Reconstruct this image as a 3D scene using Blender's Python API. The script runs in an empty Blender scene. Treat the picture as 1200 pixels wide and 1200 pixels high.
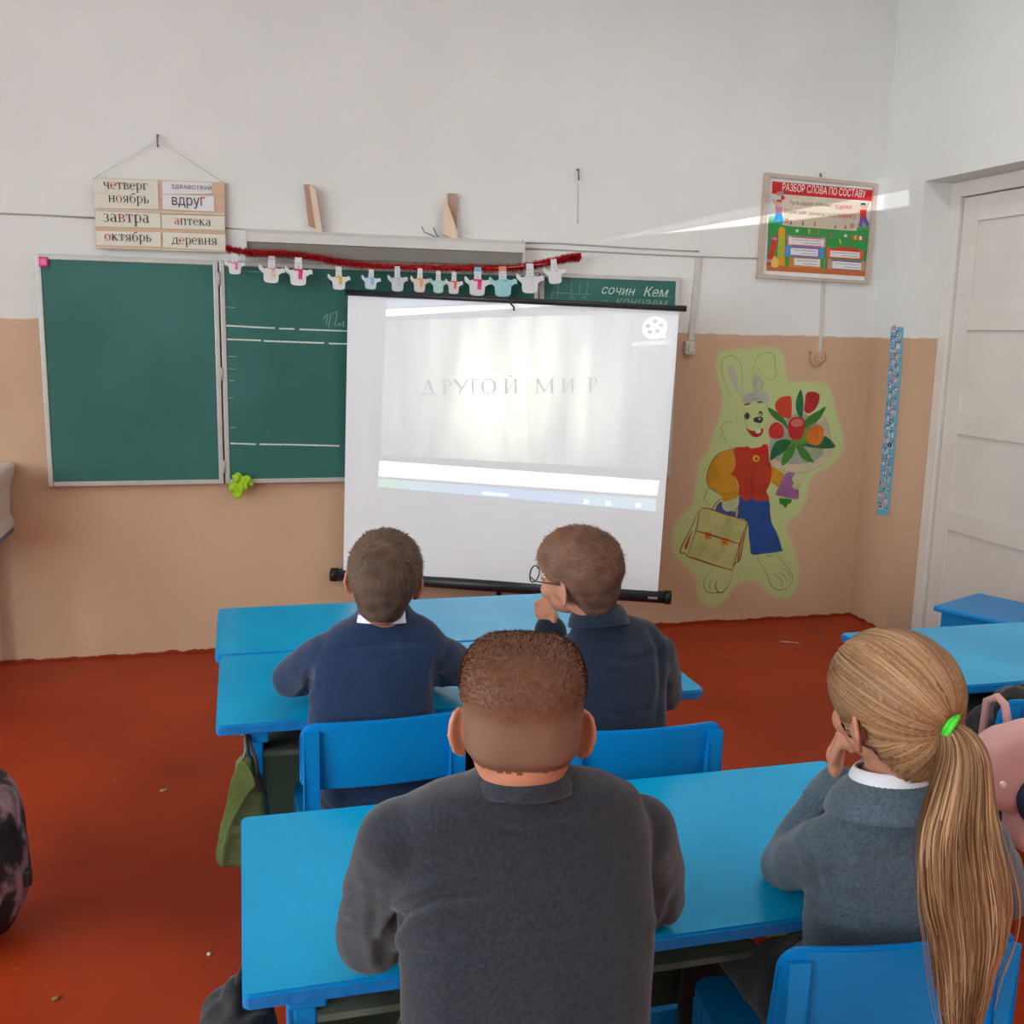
import bpy, bmesh, math, random
import numpy as np
from mathutils import Vector, Matrix, Euler, noise
from mathutils.bvhtree import BVHTree
from mathutils.geometry import tessellate_polygon

random.seed(7)
rng = np.random.default_rng(7)
SC = bpy.context.scene
COL = SC.collection

# ------------------------------------------------------------------ camera
F, YAW, PIT, ROL, CH = 1196.65, 0.26175, 0.17531, 0.02126, 1.5407
D = 4.898            # front wall plane (y)
XR = 3.297           # right wall plane (x)
XL = -3.8            # left wall plane
YB = -5.2            # back wall plane
ZC = 3.4             # ceiling
HB = 1.548           # height of the beige paint
def cam_axes():
    cy, sy, cp, sp = math.cos(YAW), math.sin(YAW), math.cos(PIT), math.sin(PIT)
    fwd = Vector((sy*cp, cy*cp, -sp)); right = Vector((cy, -sy, 0)); up = right.cross(fwd)
    cr, sr = math.cos(ROL), math.sin(ROL)
    return cr*right+sr*up, -sr*right+cr*up, fwd
CR, CU, CF = cam_axes()
cam = bpy.data.cameras.new('camera'); camo = bpy.data.objects.new('camera', cam); COL.objects.link(camo)
cam.sensor_width = 36; cam.lens = F/1200*36; cam.clip_start = .02
M = Matrix((CR, CU, -CF)).transposed().to_4x4(); M.translation = (0, 0, CH)
camo.matrix_world = M
SC.camera = camo

# ------------------------------------------------------------------ light
w = bpy.data.worlds.new('world'); SC.world = w; w.use_nodes = True
bg = w.node_tree.nodes['Background']; bg.inputs[0].default_value = (0.84, 0.965, 1.0, 1); bg.inputs[1].default_value = 9.2
WINS = [(-4.95, -3.15), (-2.8, -1.0), (-0.65, 1.15), (1.9, 2.9)]      # daylight windows in the left wall (y ranges)
WZ = (0.85, 3.1)
def portal(y0, y1):
    l = bpy.data.lights.new('window_portal', 'AREA'); l.shape = 'RECTANGLE'; l.size = WZ[1]-WZ[0]; l.size_y = y1-y0
    l.cycles.is_portal = True
    o = bpy.data.objects.new('window_portal', l); COL.objects.link(o)
    o.location = (XL-0.3, (y0+y1)/2, (WZ[0]+WZ[1])/2); o.rotation_euler = (0, -math.pi/2, 0)
for a in WINS: portal(*a)
SC.view_settings.view_transform = 'Standard'; SC.view_settings.look = 'None'
SC.view_settings.gamma = 1; SC.view_settings.use_curve_mapping = False
SC.view_settings.exposure = 0.42

# ------------------------------------------------------------------ pixel helpers (photo pixel -> point on a known plane)
def ray(u, v): return CR*((u-600)/F) - CU*((v-600)/F) + CF
def onY(u, v, Y):
    d = ray(u, v); t = Y/d.y; return Vector((d.x*t, Y, CH+d.z*t))
def onX(u, v, X):
    d = ray(u, v); t = X/d.x; return Vector((X, d.y*t, CH+d.z*t))
def onZ(u, v, Z):
    d = ray(u, v); t = (Z-CH)/d.z; return Vector((d.x*t, d.y*t, Z))
def depth(p): return (Vector(p)-Vector((0, 0, CH))).dot(CF)
def px2m(r, p): return r*depth(p)/F

# spill of the projector (standing behind the camera) above the right end of the screen
def projector_spill():
    L0 = Vector((.75, -.5, 1.75)); tgt = onY(880, 255, D); q = (tgt-L0).to_track_quat('-Z', 'Y')
    l = bpy.data.lights.new('projector_lamp', 'SPOT'); l.energy = 900; l.spot_size = .75; l.spot_blend = .1; l.shadow_soft_size = .004; l.use_nodes = True
    o = bpy.data.objects.new('projector_lamp', l); COL.objects.link(o); o.location = L0; o.rotation_euler = q.to_euler()
    inv = (Matrix.Translation(L0) @ q.to_matrix().to_4x4()).inverted()
    def uv(p_): r = inv @ p_; return Vector((r.x/r.z, r.y/r.z))
    N = l.node_tree.nodes; K = l.node_tree.links; em = N['Emission']
    tc = N.new('ShaderNodeTexCoord'); sp = N.new('ShaderNodeSeparateXYZ'); K.new(tc.outputs['Normal'], sp.inputs[0])
    def op(k, a, b=None, c=None):
        n = N.new('ShaderNodeMath'); n.operation = k
        for i, x in enumerate((a, b, c)):
            if x is None: continue
            if isinstance(x, (int, float)): n.inputs[i].default_value = x
            else: K.new(x, n.inputs[i])
        return n.outputs[0]
    U, V = op('DIVIDE', sp.outputs[0], sp.outputs[2]), op('DIVIDE', sp.outputs[1], sp.outputs[2])
    def mask(pts, soft):
        Q_ = [uv(p_) for p_ in pts]; cen = sum(Q_, Vector((0, 0)))/len(Q_); out = None
        for i, a in enumerate(Q_):
            b = Q_[(i+1) % len(Q_)]; n = Vector((-(b-a).y, (b-a).x)).normalized()
            if n.dot(cen-a) < 0: n = -n
            d = op('ADD', op('ADD', op('MULTIPLY', U, n.x), op('MULTIPLY', V, n.y)), -n.dot(a))
            r = N.new('ShaderNodeMapRange'); r.inputs[1].default_value = -soft; r.inputs[2].default_value = soft; K.new(d, r.inputs[0])
            out = r.outputs[0] if out is None else op('MULTIPLY', out, r.outputs[0])
        return out
    wht = mask([onY(770, 274, D), onY(899, 251.5, D), onY(1056, 224, D), onY(1056, 243, D), onY(899, 262, D)], .0006)
    lav = mask([onY(690, 285, D), onY(899, 238, D), onY(1056, 204, D), onY(1056, 224, D), onY(899, 251.5, D), onY(770, 274, D)], .0012)
    K.new(op('ADD', op('MULTIPLY', wht, 1.0), op('MULTIPLY', lav, .16)), em.inputs['Strength']); em.inputs['Color'].default_value = (.93, .97, 1, 1)
projector_spill()

# ------------------------------------------------------------------ materials
def lin(c):
    return tuple(((x/255)/12.92 if x/255 <= .04045 else ((x/255+.055)/1.055)**2.4) for x in c[:3])
MATS = {}
def mat(name, c, rough=.6, var=.06, vs=6, bump=0., bs=40, spec=.4, sheen=0, emit=None, metallic=0, stretch=(1, 1, 1), c2=None, c2s=5, c2w=(.5, .62), coat=0):
    if name in MATS: return MATS[name]
    m = bpy.data.materials.new(name); m.use_nodes = True; nt = m.node_tree; N = nt.nodes; L = nt.links
    b = N['Principled BSDF']; b.inputs['Roughness'].default_value = rough; b.inputs['Metallic'].default_value = metallic
    b.inputs['Specular IOR Level'].default_value = spec
    if sheen: b.inputs['Sheen Weight'].default_value = sheen; b.inputs['Sheen Roughness'].default_value = .5
    if coat: b.inputs['Coat Weight'].default_value = coat; b.inputs['Coat Roughness'].default_value = .15
    tc = N.new('ShaderNodeTexCoord'); mp = N.new('ShaderNodeMapping'); mp.inputs['Scale'].default_value = stretch
    L.new(tc.outputs['Object'], mp.inputs[0])
    n = N.new('ShaderNodeTexNoise'); n.inputs['Scale'].default_value = vs; n.inputs['Detail'].default_value = 5
    L.new(mp.outputs[0], n.inputs['Vector'])
    r = N.new('ShaderNodeMapRange'); r.inputs[1].default_value = .3; r.inputs[2].default_value = .7
    r.inputs[3].default_value = 1-var; r.inputs[4].default_value = 1+var
    L.new(n.outputs[0], r.inputs[0])
    base = N.new('ShaderNodeRGB'); base.outputs[0].default_value = (*lin(c), 1); src = base.outputs[0]
    if c2:
        n2 = N.new('ShaderNodeTexNoise'); n2.inputs['Scale'].default_value = c2s; n2.inputs['Detail'].default_value = 4
        L.new(mp.outputs[0], n2.inputs['Vector'])
        r2 = N.new('ShaderNodeMapRange'); r2.inputs[1].default_value = c2w[0]; r2.inputs[2].default_value = c2w[1]
        L.new(n2.outputs[0], r2.inputs[0])
        mx = N.new('ShaderNodeMix'); mx.data_type = 'RGBA'; mx.inputs[7].default_value = (*lin(c2), 1)
        L.new(r2.outputs[0], mx.inputs[0]); L.new(src, mx.inputs[6]); src = mx.outputs[2]
    mul = N.new('ShaderNodeVectorMath'); mul.operation = 'SCALE'; L.new(src, mul.inputs[0]); L.new(r.outputs[0], mul.inputs['Scale'])
    L.new(mul.outputs[0], b.inputs['Base Color'])
    if bump:
        nb = N.new('ShaderNodeTexNoise'); nb.inputs['Scale'].default_value = bs; nb.inputs['Detail'].default_value = 3
        L.new(mp.outputs[0], nb.inputs['Vector'])
        bp = N.new('ShaderNodeBump'); bp.inputs['Strength'].default_value = bump; bp.inputs['Distance'].default_value = .01
        L.new(nb.outputs[0], bp.inputs['Height']); L.new(bp.outputs[0], b.inputs['Normal'])
    if emit:
        b.inputs['Emission Color'].default_value = (*lin(c), 1); b.inputs['Emission Strength'].default_value = emit
    MATS[name] = m; return m

def attr_mat(name, attr='tint', rough=.5, spec=.3, bump=0, bs=200, sheen=0):
    """material whose base colour comes from a colour attribute built into the mesh"""
    if name in MATS: return MATS[name]
    m = bpy.data.materials.new(name); m.use_nodes = True; N = m.node_tree.nodes; L = m.node_tree.links
    b = N['Principled BSDF']; b.inputs['Roughness'].default_value = rough; b.inputs['Specular IOR Level'].default_value = spec
    if sheen: b.inputs['Sheen Weight'].default_value = sheen
    a = N.new('ShaderNodeAttribute'); a.attribute_name = attr; L.new(a.outputs['Color'], b.inputs['Base Color'])
    if bump:
        tc = N.new('ShaderNodeTexCoord'); nb = N.new('ShaderNodeTexNoise'); nb.inputs['Scale'].default_value = bs
        L.new(tc.outputs['Object'], nb.inputs['Vector'])
        bp = N.new('ShaderNodeBump'); bp.inputs['Strength'].default_value = bump; bp.inputs['Distance'].default_value = .004
        L.new(nb.outputs[0], bp.inputs['Height']); L.new(bp.outputs[0], b.inputs['Normal'])
    MATS[name] = m; return m

# ------------------------------------------------------------------ object helpers
def tag(o, label=None, cat=None, group=None, kind=None):
    if label: o['label'] = label
    if cat: o['category'] = cat
    if group: o['group'] = group
    if kind: o['kind'] = kind
    return o
def empty(name, loc=(0, 0, 0), rz=0, label=None, cat=None, group=None):
    o = bpy.data.objects.new(name, None); COL.objects.link(o); o.location = loc; o.rotation_euler = (0, 0, rz)
    o.empty_display_size = .05
    return tag(o, label, cat, group)
def link(name, me, m, parent=None, keep_world=True):
    o = bpy.data.objects.new(name, me); COL.objects.link(o)
    if m is not None and not me.materials:
        for x in (m if isinstance(m, (list, tuple)) else [m]): me.materials.append(x)
    if parent is not None:
        o.parent = parent
        if keep_world: o.matrix_parent_inverse = parent_world(parent).inverted()
    return o
def parent_world(o):
    m = Matrix.LocRotScale(o.location, o.rotation_euler, o.scale)
    if o.parent: m = parent_world(o.parent) @ o.matrix_parent_inverse @ m
    return m
def mesh_np(name, V, Fc, smooth=False):
    me = bpy.data.meshes.new(name); me.from_pydata([tuple(v) for v in V], [], [tuple(f) for f in Fc]); me.update()
    if smooth: me.polygons.foreach_set('use_smooth', [True]*len(me.polygons))
    return me
def bm_obj(name, bm, m, parent=None, smooth=False, local=False):
    me = bpy.data.meshes.new(name); bm.normal_update(); bm.to_mesh(me); bm.free()
    if smooth: me.polygons.foreach_set('use_smooth', [True]*len(me.polygons))
    return link(name, me, m, parent, keep_world=not local)
def add_box(bm, lo, hi, bev=0, seg=2):
    g = bmesh.ops.create_cube(bm, size=1)
    s = Vector(hi)-Vector(lo); c = (Vector(hi)+Vector(lo))/2
    for v in g['verts']: v.co = Vector((v.co.x*s.x, v.co.y*s.y, v.co.z*s.z))+c
    if bev:
        ed = list({e for v in g['verts'] for e in v.link_edges})
        bmesh.ops.bevel(bm, geom=ed, offset=bev, segments=seg, affect='EDGES', profile=.5)
def box(name, lo, hi, m, parent=None, bev=0, seg=2, smooth=False, local=False):
    bm = bmesh.new(); add_box(bm, lo, hi, bev, seg); return bm_obj(name, bm, m, parent, smooth, local)
def add_tube(bm, pts, r, n=8, cap=True):
    pts = [Vector(p) for p in pts]; rr = r if isinstance(r, (list, tuple)) else [r]*len(pts)
    rings = []; prev = None
    for i, p in enumerate(pts):
        t = (pts[min(i+1, len(pts)-1)]-pts[max(i-1, 0)]).normalized()
        if prev is None: a = t.orthogonal().normalized()
        else:
            a = prev - t*prev.dot(t); a = a.normalized() if a.length > 1e-6 else t.orthogonal().normalized()
        prev = a; b = t.cross(a)
        rings.append([bm.verts.new(p+(a*math.cos(k*2*math.pi/n)+b*math.sin(k*2*math.pi/n))*rr[i]) for k in range(n)])
    for i in range(len(rings)-1):
        for k in range(n): bm.faces.new((rings[i][k], rings[i][(k+1) % n], rings[i+1][(k+1) % n], rings[i+1][k]))
    if cap: bm.faces.new(rings[0][::-1]); bm.faces.new(rings[-1])
def tube(name, pts, r, m, parent=None, n=8, smooth=True):
    bm = bmesh.new(); add_tube(bm, pts, r, n); return bm_obj(name, bm, m, parent, smooth)
def add_prism(bm, poly, off):
    """closed polygon (3d points, planar) thickened by vector off"""
    a = [bm.verts.new(Vector(p)) for p in poly]; b = [bm.verts.new(Vector(p)+off) for p in poly]
    n = len(poly); f1 = bm.faces.new(a); f2 = bm.faces.new(b[::-1])
    for i in range(n): bm.faces.new((a[(i+1) % n], a[i], b[i], b[(i+1) % n]))
    bmesh.ops.triangulate(bm, faces=[f1, f2], ngon_method='EAR_CLIP')
def prism(name, poly, off, m, parent=None):
    bm = bmesh.new(); add_prism(bm, poly, Vector(off)); bmesh.ops.recalc_face_normals(bm, faces=bm.faces)
    return bm_obj(name, bm, m, parent)
def catmull(pts, closed=True, k=6):
    P = [Vector(p) for p in pts]; n = len(P); out = []
    for i in range(n if closed else n-1):
        g = (lambda j: P[j % n]) if closed else (lambda j: P[max(0, min(n-1, j))])
        p0, p1, p2, p3 = g(i-1), g(i), g(i+1), g(i+2)
        for s in range(k):
            t = s/k
            out.append(.5*((2*p1)+(p2-p0)*t+(2*p0-5*p1+4*p2-p3)*t*t+(3*p1-p0-3*p2+p3)*t**3))
    if not closed: out.append(P[-1].copy())
    return out

# ------------------------------------------------------------------ setting
M_FLOOR = None
def floor_mat():
    m = mat('floor_red_paint', (166, 55, 19), rough=.46, var=.10, vs=2.2, bump=.06, bs=9, spec=.22, c2=(150, 47, 17), c2s=1.3, c2w=(.42, .66))
    nt = m.node_tree; N = nt.nodes; L = nt.links; b = N['Principled BSDF']
    src = b.inputs['Base Color'].links[0].from_socket
    tc = N.new('ShaderNodeTexCoord')
    for sc, th, col, st in ((60, .735, (196, 120, 92), (.25, 1, 1)), (28, .76, (205, 150, 130), (1, .2, 1))):
        mp = N.new('ShaderNodeMapping'); mp.inputs['Scale'].default_value = st; L.new(tc.outputs['Object'], mp.inputs[0])
        n = N.new('ShaderNodeTexNoise'); n.inputs['Scale'].default_value = sc; n.inputs['Detail'].default_value = 2; L.new(mp.outputs[0], n.inputs['Vector'])
        r = N.new('ShaderNodeMapRange'); r.inputs[1].default_value = th; r.inputs[2].default_value = th+.05; r.inputs[4].default_value = .6
        L.new(n.outputs[0], r.inputs[0])
        mx = N.new('ShaderNodeMix'); mx.data_type = 'RGBA'; mx.inputs[7].default_value = (*lin(col), 1)
        L.new(r.outputs[0], mx.inputs[0]); L.new(src, mx.inputs[6]); src = mx.outputs[2]
    L.new(src, b.inputs['Base Color']); return m
def wall_mat():
    """white limewash above a beige oil-painted dado, hand-painted edge; red floor paint lapping up the foot"""
    m = mat('wall_paint', (228, 228, 225), rough=.75, var=.025, vs=3, bump=.12, bs=22, spec=.25)
    nt = m.node_tree; N = nt.nodes; L = nt.links; b = N['Principled BSDF']
    src = b.inputs['Base Color'].links[0].from_socket
    geo = N.new('ShaderNodeNewGeometry'); sep = N.new('ShaderNodeSeparateXYZ'); L.new(geo.outputs['Position'], sep.inputs[0])
    def edge(h, amp, scale, col, src, soft, var=.05):
        n = N.new('ShaderNodeTexNoise'); n.inputs['Scale'].default_value = scale; L.new(geo.outputs['Position'], n.inputs['Vector'])
        a = N.new('ShaderNodeMath'); a.operation = 'MULTIPLY_ADD'; a.inputs[1].default_value = amp; a.inputs[2].default_value = -amp/2; L.new(n.outputs[0], a.inputs[0])
        s = N.new('ShaderNodeMath'); s.operation = 'ADD'; L.new(sep.outputs['Z'], s.inputs[0]); L.new(a.outputs[0], s.inputs[1])
        r = N.new('ShaderNodeMapRange'); r.inputs[1].default_value = h-soft; r.inputs[2].default_value = h+soft; r.inputs[3].default_value = 1; r.inputs[4].default_value = 0
        L.new(s.outputs[0], r.inputs[0])
        mx = N.new('ShaderNodeMix'); mx.data_type = 'RGBA'; L.new(r.outputs[0], mx.inputs[0]); L.new(src, mx.inputs[6])
        n3 = N.new('ShaderNodeTexNoise'); n3.inputs['Scale'].default_value = 1.7; L.new(geo.outputs['Position'], n3.inputs['Vector'])
        r3 = N.new('ShaderNodeMapRange'); r3.inputs[1].default_value = .3; r3.inputs[2].default_value = .7; r3.inputs[3].default_value = 1-var; r3.inputs[4].default_value = 1+var; L.new(n3.outputs[0], r3.inputs[0])
        vm = N.new('ShaderNodeVectorMath'); vm.operation = 'SCALE'; vm.inputs[0].default_value = lin(col); L.new(r3.outputs[0], vm.inputs['Scale'])
        L.new(vm.outputs[0], mx.inputs[7]); return mx.outputs[2], r.outputs[0]
    src, msk = edge(HB, .02, 14, (206, 171, 142), src, .003)
    src, _ = edge(.014, .03, 18, (140, 52, 26), src, .002)
    L.new(src, b.inputs['Base Color'])
    rr = N.new('ShaderNodeMapRange'); rr.inputs[3].default_value = .8; rr.inputs[4].default_value = .42; L.new(msk, rr.inputs[0]); L.new(rr.outputs[0], b.inputs['Roughness'])
    return m
M_WALL = wall_mat()
M_CEIL = mat('ceiling_white', (226, 224, 220), rough=.9, var=.02)
M_WHITE = mat('white_gloss_paint', (226, 224, 220), rough=.4, var=.03, vs=9, bump=.05, bs=30)
DY0, DY1, DZ = 3.42, 4.56, 2.312     # doorway in the right wall
DXI = 3.45                            # plane of the door frame
def struct(o): o['kind'] = 'structure'; return o
struct(box('floor', (XL-.3, YB-.2, -.12), (XR+.5, D+.2, 0), floor_mat()))
struct(box('wall_front', (XL-.3, D, 0), (XR+.5, D+.2, ZC), M_WALL))
struct(box('wall_back', (XL-.3, YB-.2, 0), (XR+.5, YB, ZC), M_WALL))
struct(box('ceiling', (XL-.3, YB-.2, ZC), (XR+.5, D+.2, ZC+.12), M_CEIL))
bm = bmesh.new()
add_box(bm, (XR, DY1, 0), (XR+.5, D, ZC)); add_box(bm, (XR, YB, 0), (XR+.5, DY0, ZC)); add_box(bm, (XR, DY0, DZ), (XR+.5, DY1, ZC))
struct(bm_obj('wall_right', bm, M_WALL))
bm = bmesh.new(); ys = [YB]+[q for a in WINS for q in a]+[D]
add_box(bm, (XL-.25, YB, 0), (XL, D, WZ[0])); add_box(bm, (XL-.25, YB, WZ[1]), (XL, D, ZC))
for i in range(0, len(ys), 2): add_box(bm, (XL-.25, ys[i], WZ[0]), (XL, ys[i+1], WZ[1]))
struct(bm_obj('wall_left', bm, M_WALL))
for i, (a, b_) in enumerate(WINS):
    r = struct(empty('window_%d' % (i+1), (XL-.15, a, WZ[0])))
    for y in (a+.035, (2*a+b_)/3, (a+2*b_)/3, b_-.035): box('mullion', (XL-.19, y-.035, WZ[0]), (XL-.12, y+.035, WZ[1]), M_WHITE, r)
    for z in (WZ[0]+.035, 2.35, WZ[1]-.035): box('transom', (XL-.185, a, z-.035), (XL-.125, b_, z+.035), M_WHITE, r)
    box('window_sill', (XL-.11, a-.05, WZ[0]-.03), (XL+.12, b_+.05, WZ[0]), M_WHITE, r, bev=.006)

# unseen fill lamps added above the frame to brighten the lower right
def fill_lamp(x, y, label):
    r = empty('fill_lamp', (x, y, ZC), label=label, cat='fill lamp', group='added fill lamps')
    box('housing', (x-.16, y-.62, ZC-.05), (x+.16, y+.62, ZC-.001), M_WHITE, r, bev=.01)
    for dx in (-.07, .07): tube('fill_tube', [(x+dx, y-.57, ZC-.075), (x+dx, y+.57, ZC-.075)], .014, mat('fill_tube_glow', (250, 250, 246), emit=.9), r)
    l = bpy.data.lights.new('fill_light', 'AREA'); l.shape = 'RECTANGLE'; l.size = .28; l.size_y = 1.15; l.energy = 13; l.color = (1, .98, .95)
    o = bpy.data.objects.new('fill_light', l); COL.objects.link(o); o.parent = r; o.location = (0, 0, -.095)
fill_lamp(2.1, 2.7, 'added unseen fill lamp over the right desks near the front wall')
fill_lamp(2.1, -.4, 'added unseen fill lamp at the right farther back in the room')

# door: frame, leaf with recessed panels
door = struct(empty('door_1', (DXI, (DY0+DY1)/2, 0)))
M_DOOR = mat('door_white_paint', (222, 216, 208), rough=.38, var=.03, vs=5, bump=.06, bs=12)
bm = bmesh.new()
fw = .075
add_box(bm, (DXI, DY1-fw, 0), (DXI+.09, DY1, DZ), .006); add_box(bm, (DXI, DY0, 0), (DXI+.09, DY0+fw, DZ), .006)
add_box(bm, (DXI, DY0+fw, DZ-fw), (DXI+.09, DY1-fw, DZ), .006)
bm_obj('door_frame', bm, M_DOOR, door)
ly0, ly1, lz1 = DY0+fw+.004, DY1-fw-.006, DZ-fw-.004
lx = DXI+.022
bm = bmesh.new(); st = .105
add_box(bm, (lx, ly1-st, .01), (lx+.045, ly1, lz1), .003); add_box(bm, (lx, ly0, .01), (lx+.045, ly0+st, lz1), .003)
rails = [(.01, .2)]
for v in (631, 512, 386):
    z = onX(1150, v, lx).z; rails.append((z-.005, z+.10))
rails.append((lz1-.12, lz1))
for z0, z1 in rails: add_box(bm, (lx, ly0+st, z0), (lx+.045, ly1-st, z1), .003)
leaf = bm_obj('door_leaf', bm, M_DOOR, door)
for i in range(4):
    box('panel', (lx+.014, ly0+st, rails[i][1]), (lx+.03, ly1-st, rails[i+1][0]), M_DOOR, door, bev=.002)
box('threshold', (XR+.02, DY0, 0), (DXI+.1, DY1, .012), mat('threshold_wood', (120, 60, 38), rough=.5), door)
# dark sheet standing in for the shade behind the gap between leaf and frame
box('gap_shade_sheet', (DXI+.085, DY0, 0), (DXI+.12, DY1, DZ), mat('gap_dark', (40, 36, 34)), door)

# ------------------------------------------------------------------ flat lettering
def text_geo(s, idx=None, offset=0, shear=0, space=1.0):
    """outline loops of the built-in font, each outer loop filled on its own (overlapping glyph contours stay clean)"""
    cu = bpy.data.curves.new('lettering', 'FONT'); cu.body = s; cu.offset = offset; cu.shear = shear; cu.space_character = space
    cu.resolution_u = 3; cu.fill_mode = 'NONE'
    o = bpy.data.objects.new('lettering', cu); COL.objects.link(o)
    dg = bpy.context.evaluated_depsgraph_get(); me = o.evaluated_get(dg).to_mesh()
    P = [Vector(v.co) for v in me.vertices]; nb = {}
    for e in me.edges:
        a, b_ = e.vertices; nb.setdefault(a, []).append(b_); nb.setdefault(b_, []).append(a)
    o.evaluated_get(dg).to_mesh_clear(); bpy.data.objects.remove(o); bpy.data.curves.remove(cu)
    seen = set(); loops = []
    for v in range(len(P)):
        if v in seen or v not in nb: continue
        lp = [v]; seen.add(v); cur = v
        while True:
            nx = [q for q in nb[cur] if q not in seen]
            if not nx: break
            cur = min(nx) if len(lp) == 1 else nx[0]; seen.add(cur); lp.append(cur)
        if len(lp) > 2: loops.append([P[q] for q in lp])
    area = lambda L: .5*sum(L[i].x*L[(i+1) % len(L)].y-L[(i+1) % len(L)].x*L[i].y for i in range(len(L)))
    big = max(loops, key=lambda L: abs(area(L))); sg = 1 if area(big) > 0 else -1
    outer = [L for L in loops if area(L)*sg > 0]; holes = [L for L in loops if area(L)*sg <= 0]
    def inside(p_, L):
        c = False; n = len(L)
        for i in range(n):
            a, b_ = L[i], L[i-1]
            if (a.y > p_.y) != (b_.y > p_.y) and p_.x < (b_.x-a.x)*(p_.y-a.y)/(b_.y-a.y)+a.x: c = not c
        return c
    V, Fc = [], []
    for L in outer:
        grp = [L]+[h for h in holes if inside(h[0], L)]; b0 = len(V); V += [p_ for g in grp for p_ in g]
        Fc += [tuple(b0+k for k in t) for t in tessellate_polygon(grp)]
    return np.array([v[:] for v in V]), Fc, [0]*len(Fc)
# ------------------------------------------------------------------ small serif book face for the spelling cards (x-height = 1)
def _v(x, y0=0, y1=1, w=.17): return [[(x-w/2, y0), (x+w/2, y0), (x+w/2, y1), (x-w/2, y1)]]
def _h(x0, x1, y, t=.08): return [[(x0, y-t/2), (x1, y-t/2), (x1, y+t/2), (x0, y+t/2)]]
def _s(x, y, h=.17): return _h(x-h, x+h, y+(.035 if y < .5 else -.035), .07)
def _arc(cx, cy, rx, ry, a0, a1, n=16, w0=.06, w1=.18):
    out = []; P = []
    for i in range(n+1):
        a = math.radians(a0+(a1-a0)*i/n); w = w0+(w1-w0)*abs(math.cos(a))**1.5; P.append(((cx+rx*math.cos(a), cy+ry*math.sin(a)), (cx+(rx-w)*math.cos(a), cy+(ry-w0)*math.sin(a))))
    for (a, b), (c, d) in zip(P, P[1:]): out.append([a, b, d, c])
    return out
def _l(p0, p1, w=.12):
    dx, dy = p1[0]-p0[0], p1[1]-p0[1]; L = math.hypot(dx, dy); nx, ny = -dy/L*w/2, dx/L*w/2
    return [[(p0[0]+nx, p0[1]+ny), (p0[0]-nx, p0[1]-ny), (p1[0]-nx, p1[1]-ny), (p1[0]+nx, p1[1]+ny)]]
SERIF = {
    'н': (1.12, _v(.25)+_v(.87)+_h(.25, .87, .53)+_s(.25, 0)+_s(.25, 1)+_s(.87, 0)+_s(.87, 1)), 'п': (1.12, _v(.25)+_v(.87)+_h(.1, 1.02, .96)+_s(.25, 0)+_s(.87, 0)),
    'о': (1.05, _arc(.52, .5, .45, .52, 0, 360, 26)), 'е': (.95, _arc(.48, .5, .42, .52, 8, 318, 22)+_h(.12, .88, .56)), 'т': (1.0, _v(.5)+_h(.06, .94, .96)+_s(.5, 0)+_v(.09, .72, .98, .07)+_v(.91, .72, .98, .07)),
    'г': (.85, _v(.25)+_h(.1, .78, .96)+_v(.76, .7, .98, .07)+_s(.25, 0)), 'ч': (1.08, _v(.83)+_s(.83, 0)+_s(.83, 1)+_v(.25, .6, 1)+_s(.25, 1)+_arc(.52, .64, .35, .24, 180, 300, 10)+_h(.6, .83, .44)),
    'р': (1.05, _v(.25, -.45, 1)+_s(.25, 1, .15)+_h(.06, .44, -.42, .07)+_arc(.56, .5, .42, .52, -140, 140, 22)), 'в': (.98, _v(.25)+_h(.06, .55, .965, .07)+_h(.06, .6, .035, .07)+_h(.25, .55, .52, .07)+_arc(.5, .76, .33, .24, -90, 90, 10)+_arc(.54, .27, .38, .27, -90, 90, 10)),
    'ь': (.92, _v(.25)+_s(.25, 1)+_h(.06, .5, .035, .07)+_h(.25, .5, .56, .07)+_arc(.48, .3, .38, .3, -90, 90, 12)), 'я': (1.0, _v(.75)+_s(.75, 0)+_h(.45, .94, .965, .07)+_h(.45, .75, .47, .07)+_arc(.48, .72, .36, .28, 90, 270, 12)+_l((.5, .47), (.2, .02), .14)+_h(.04, .28, .035, .07)),
    'б': (1.05, _arc(.52, .45, .45, .48, 0, 360, 24)+_arc(.62, .5, .55, .82, 112, 180, 10, .06, .12)+_l((.42, 1.25), (.9, 1.42), .12)), 'к': (1.08, _v(.25)+_s(.25, 0)+_s(.25, 1)+_l((.3, .5), (.85, .97), .09)+_l((.42, .58), (.92, .03), .17)+_h(.76, 1.05, .035, .07)),
    'а': (.98, _v(.7, 0, .72)+_arc(.46, .7, .32, .32, 0, 150, 12)+_arc(.44, .28, .34, .3, 70, 300, 14)+_h(.68, .92, .04, .08)), 'з': (.85, _arc(.38, .74, .33, .28, -80, 150, 12)+_arc(.38, .28, .38, .3, -150, 85, 14)), 'д': (1.12, _h(.02, 1.08, .05, .1)+_v(.06, -.26, .05, .08)+_v(1.04, -.26, .05, .08)+_v(.82, 0, 1)+_h(.3, .95, .965, .07)+_l((.4, .97), (.26, .06), .1))}
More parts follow.
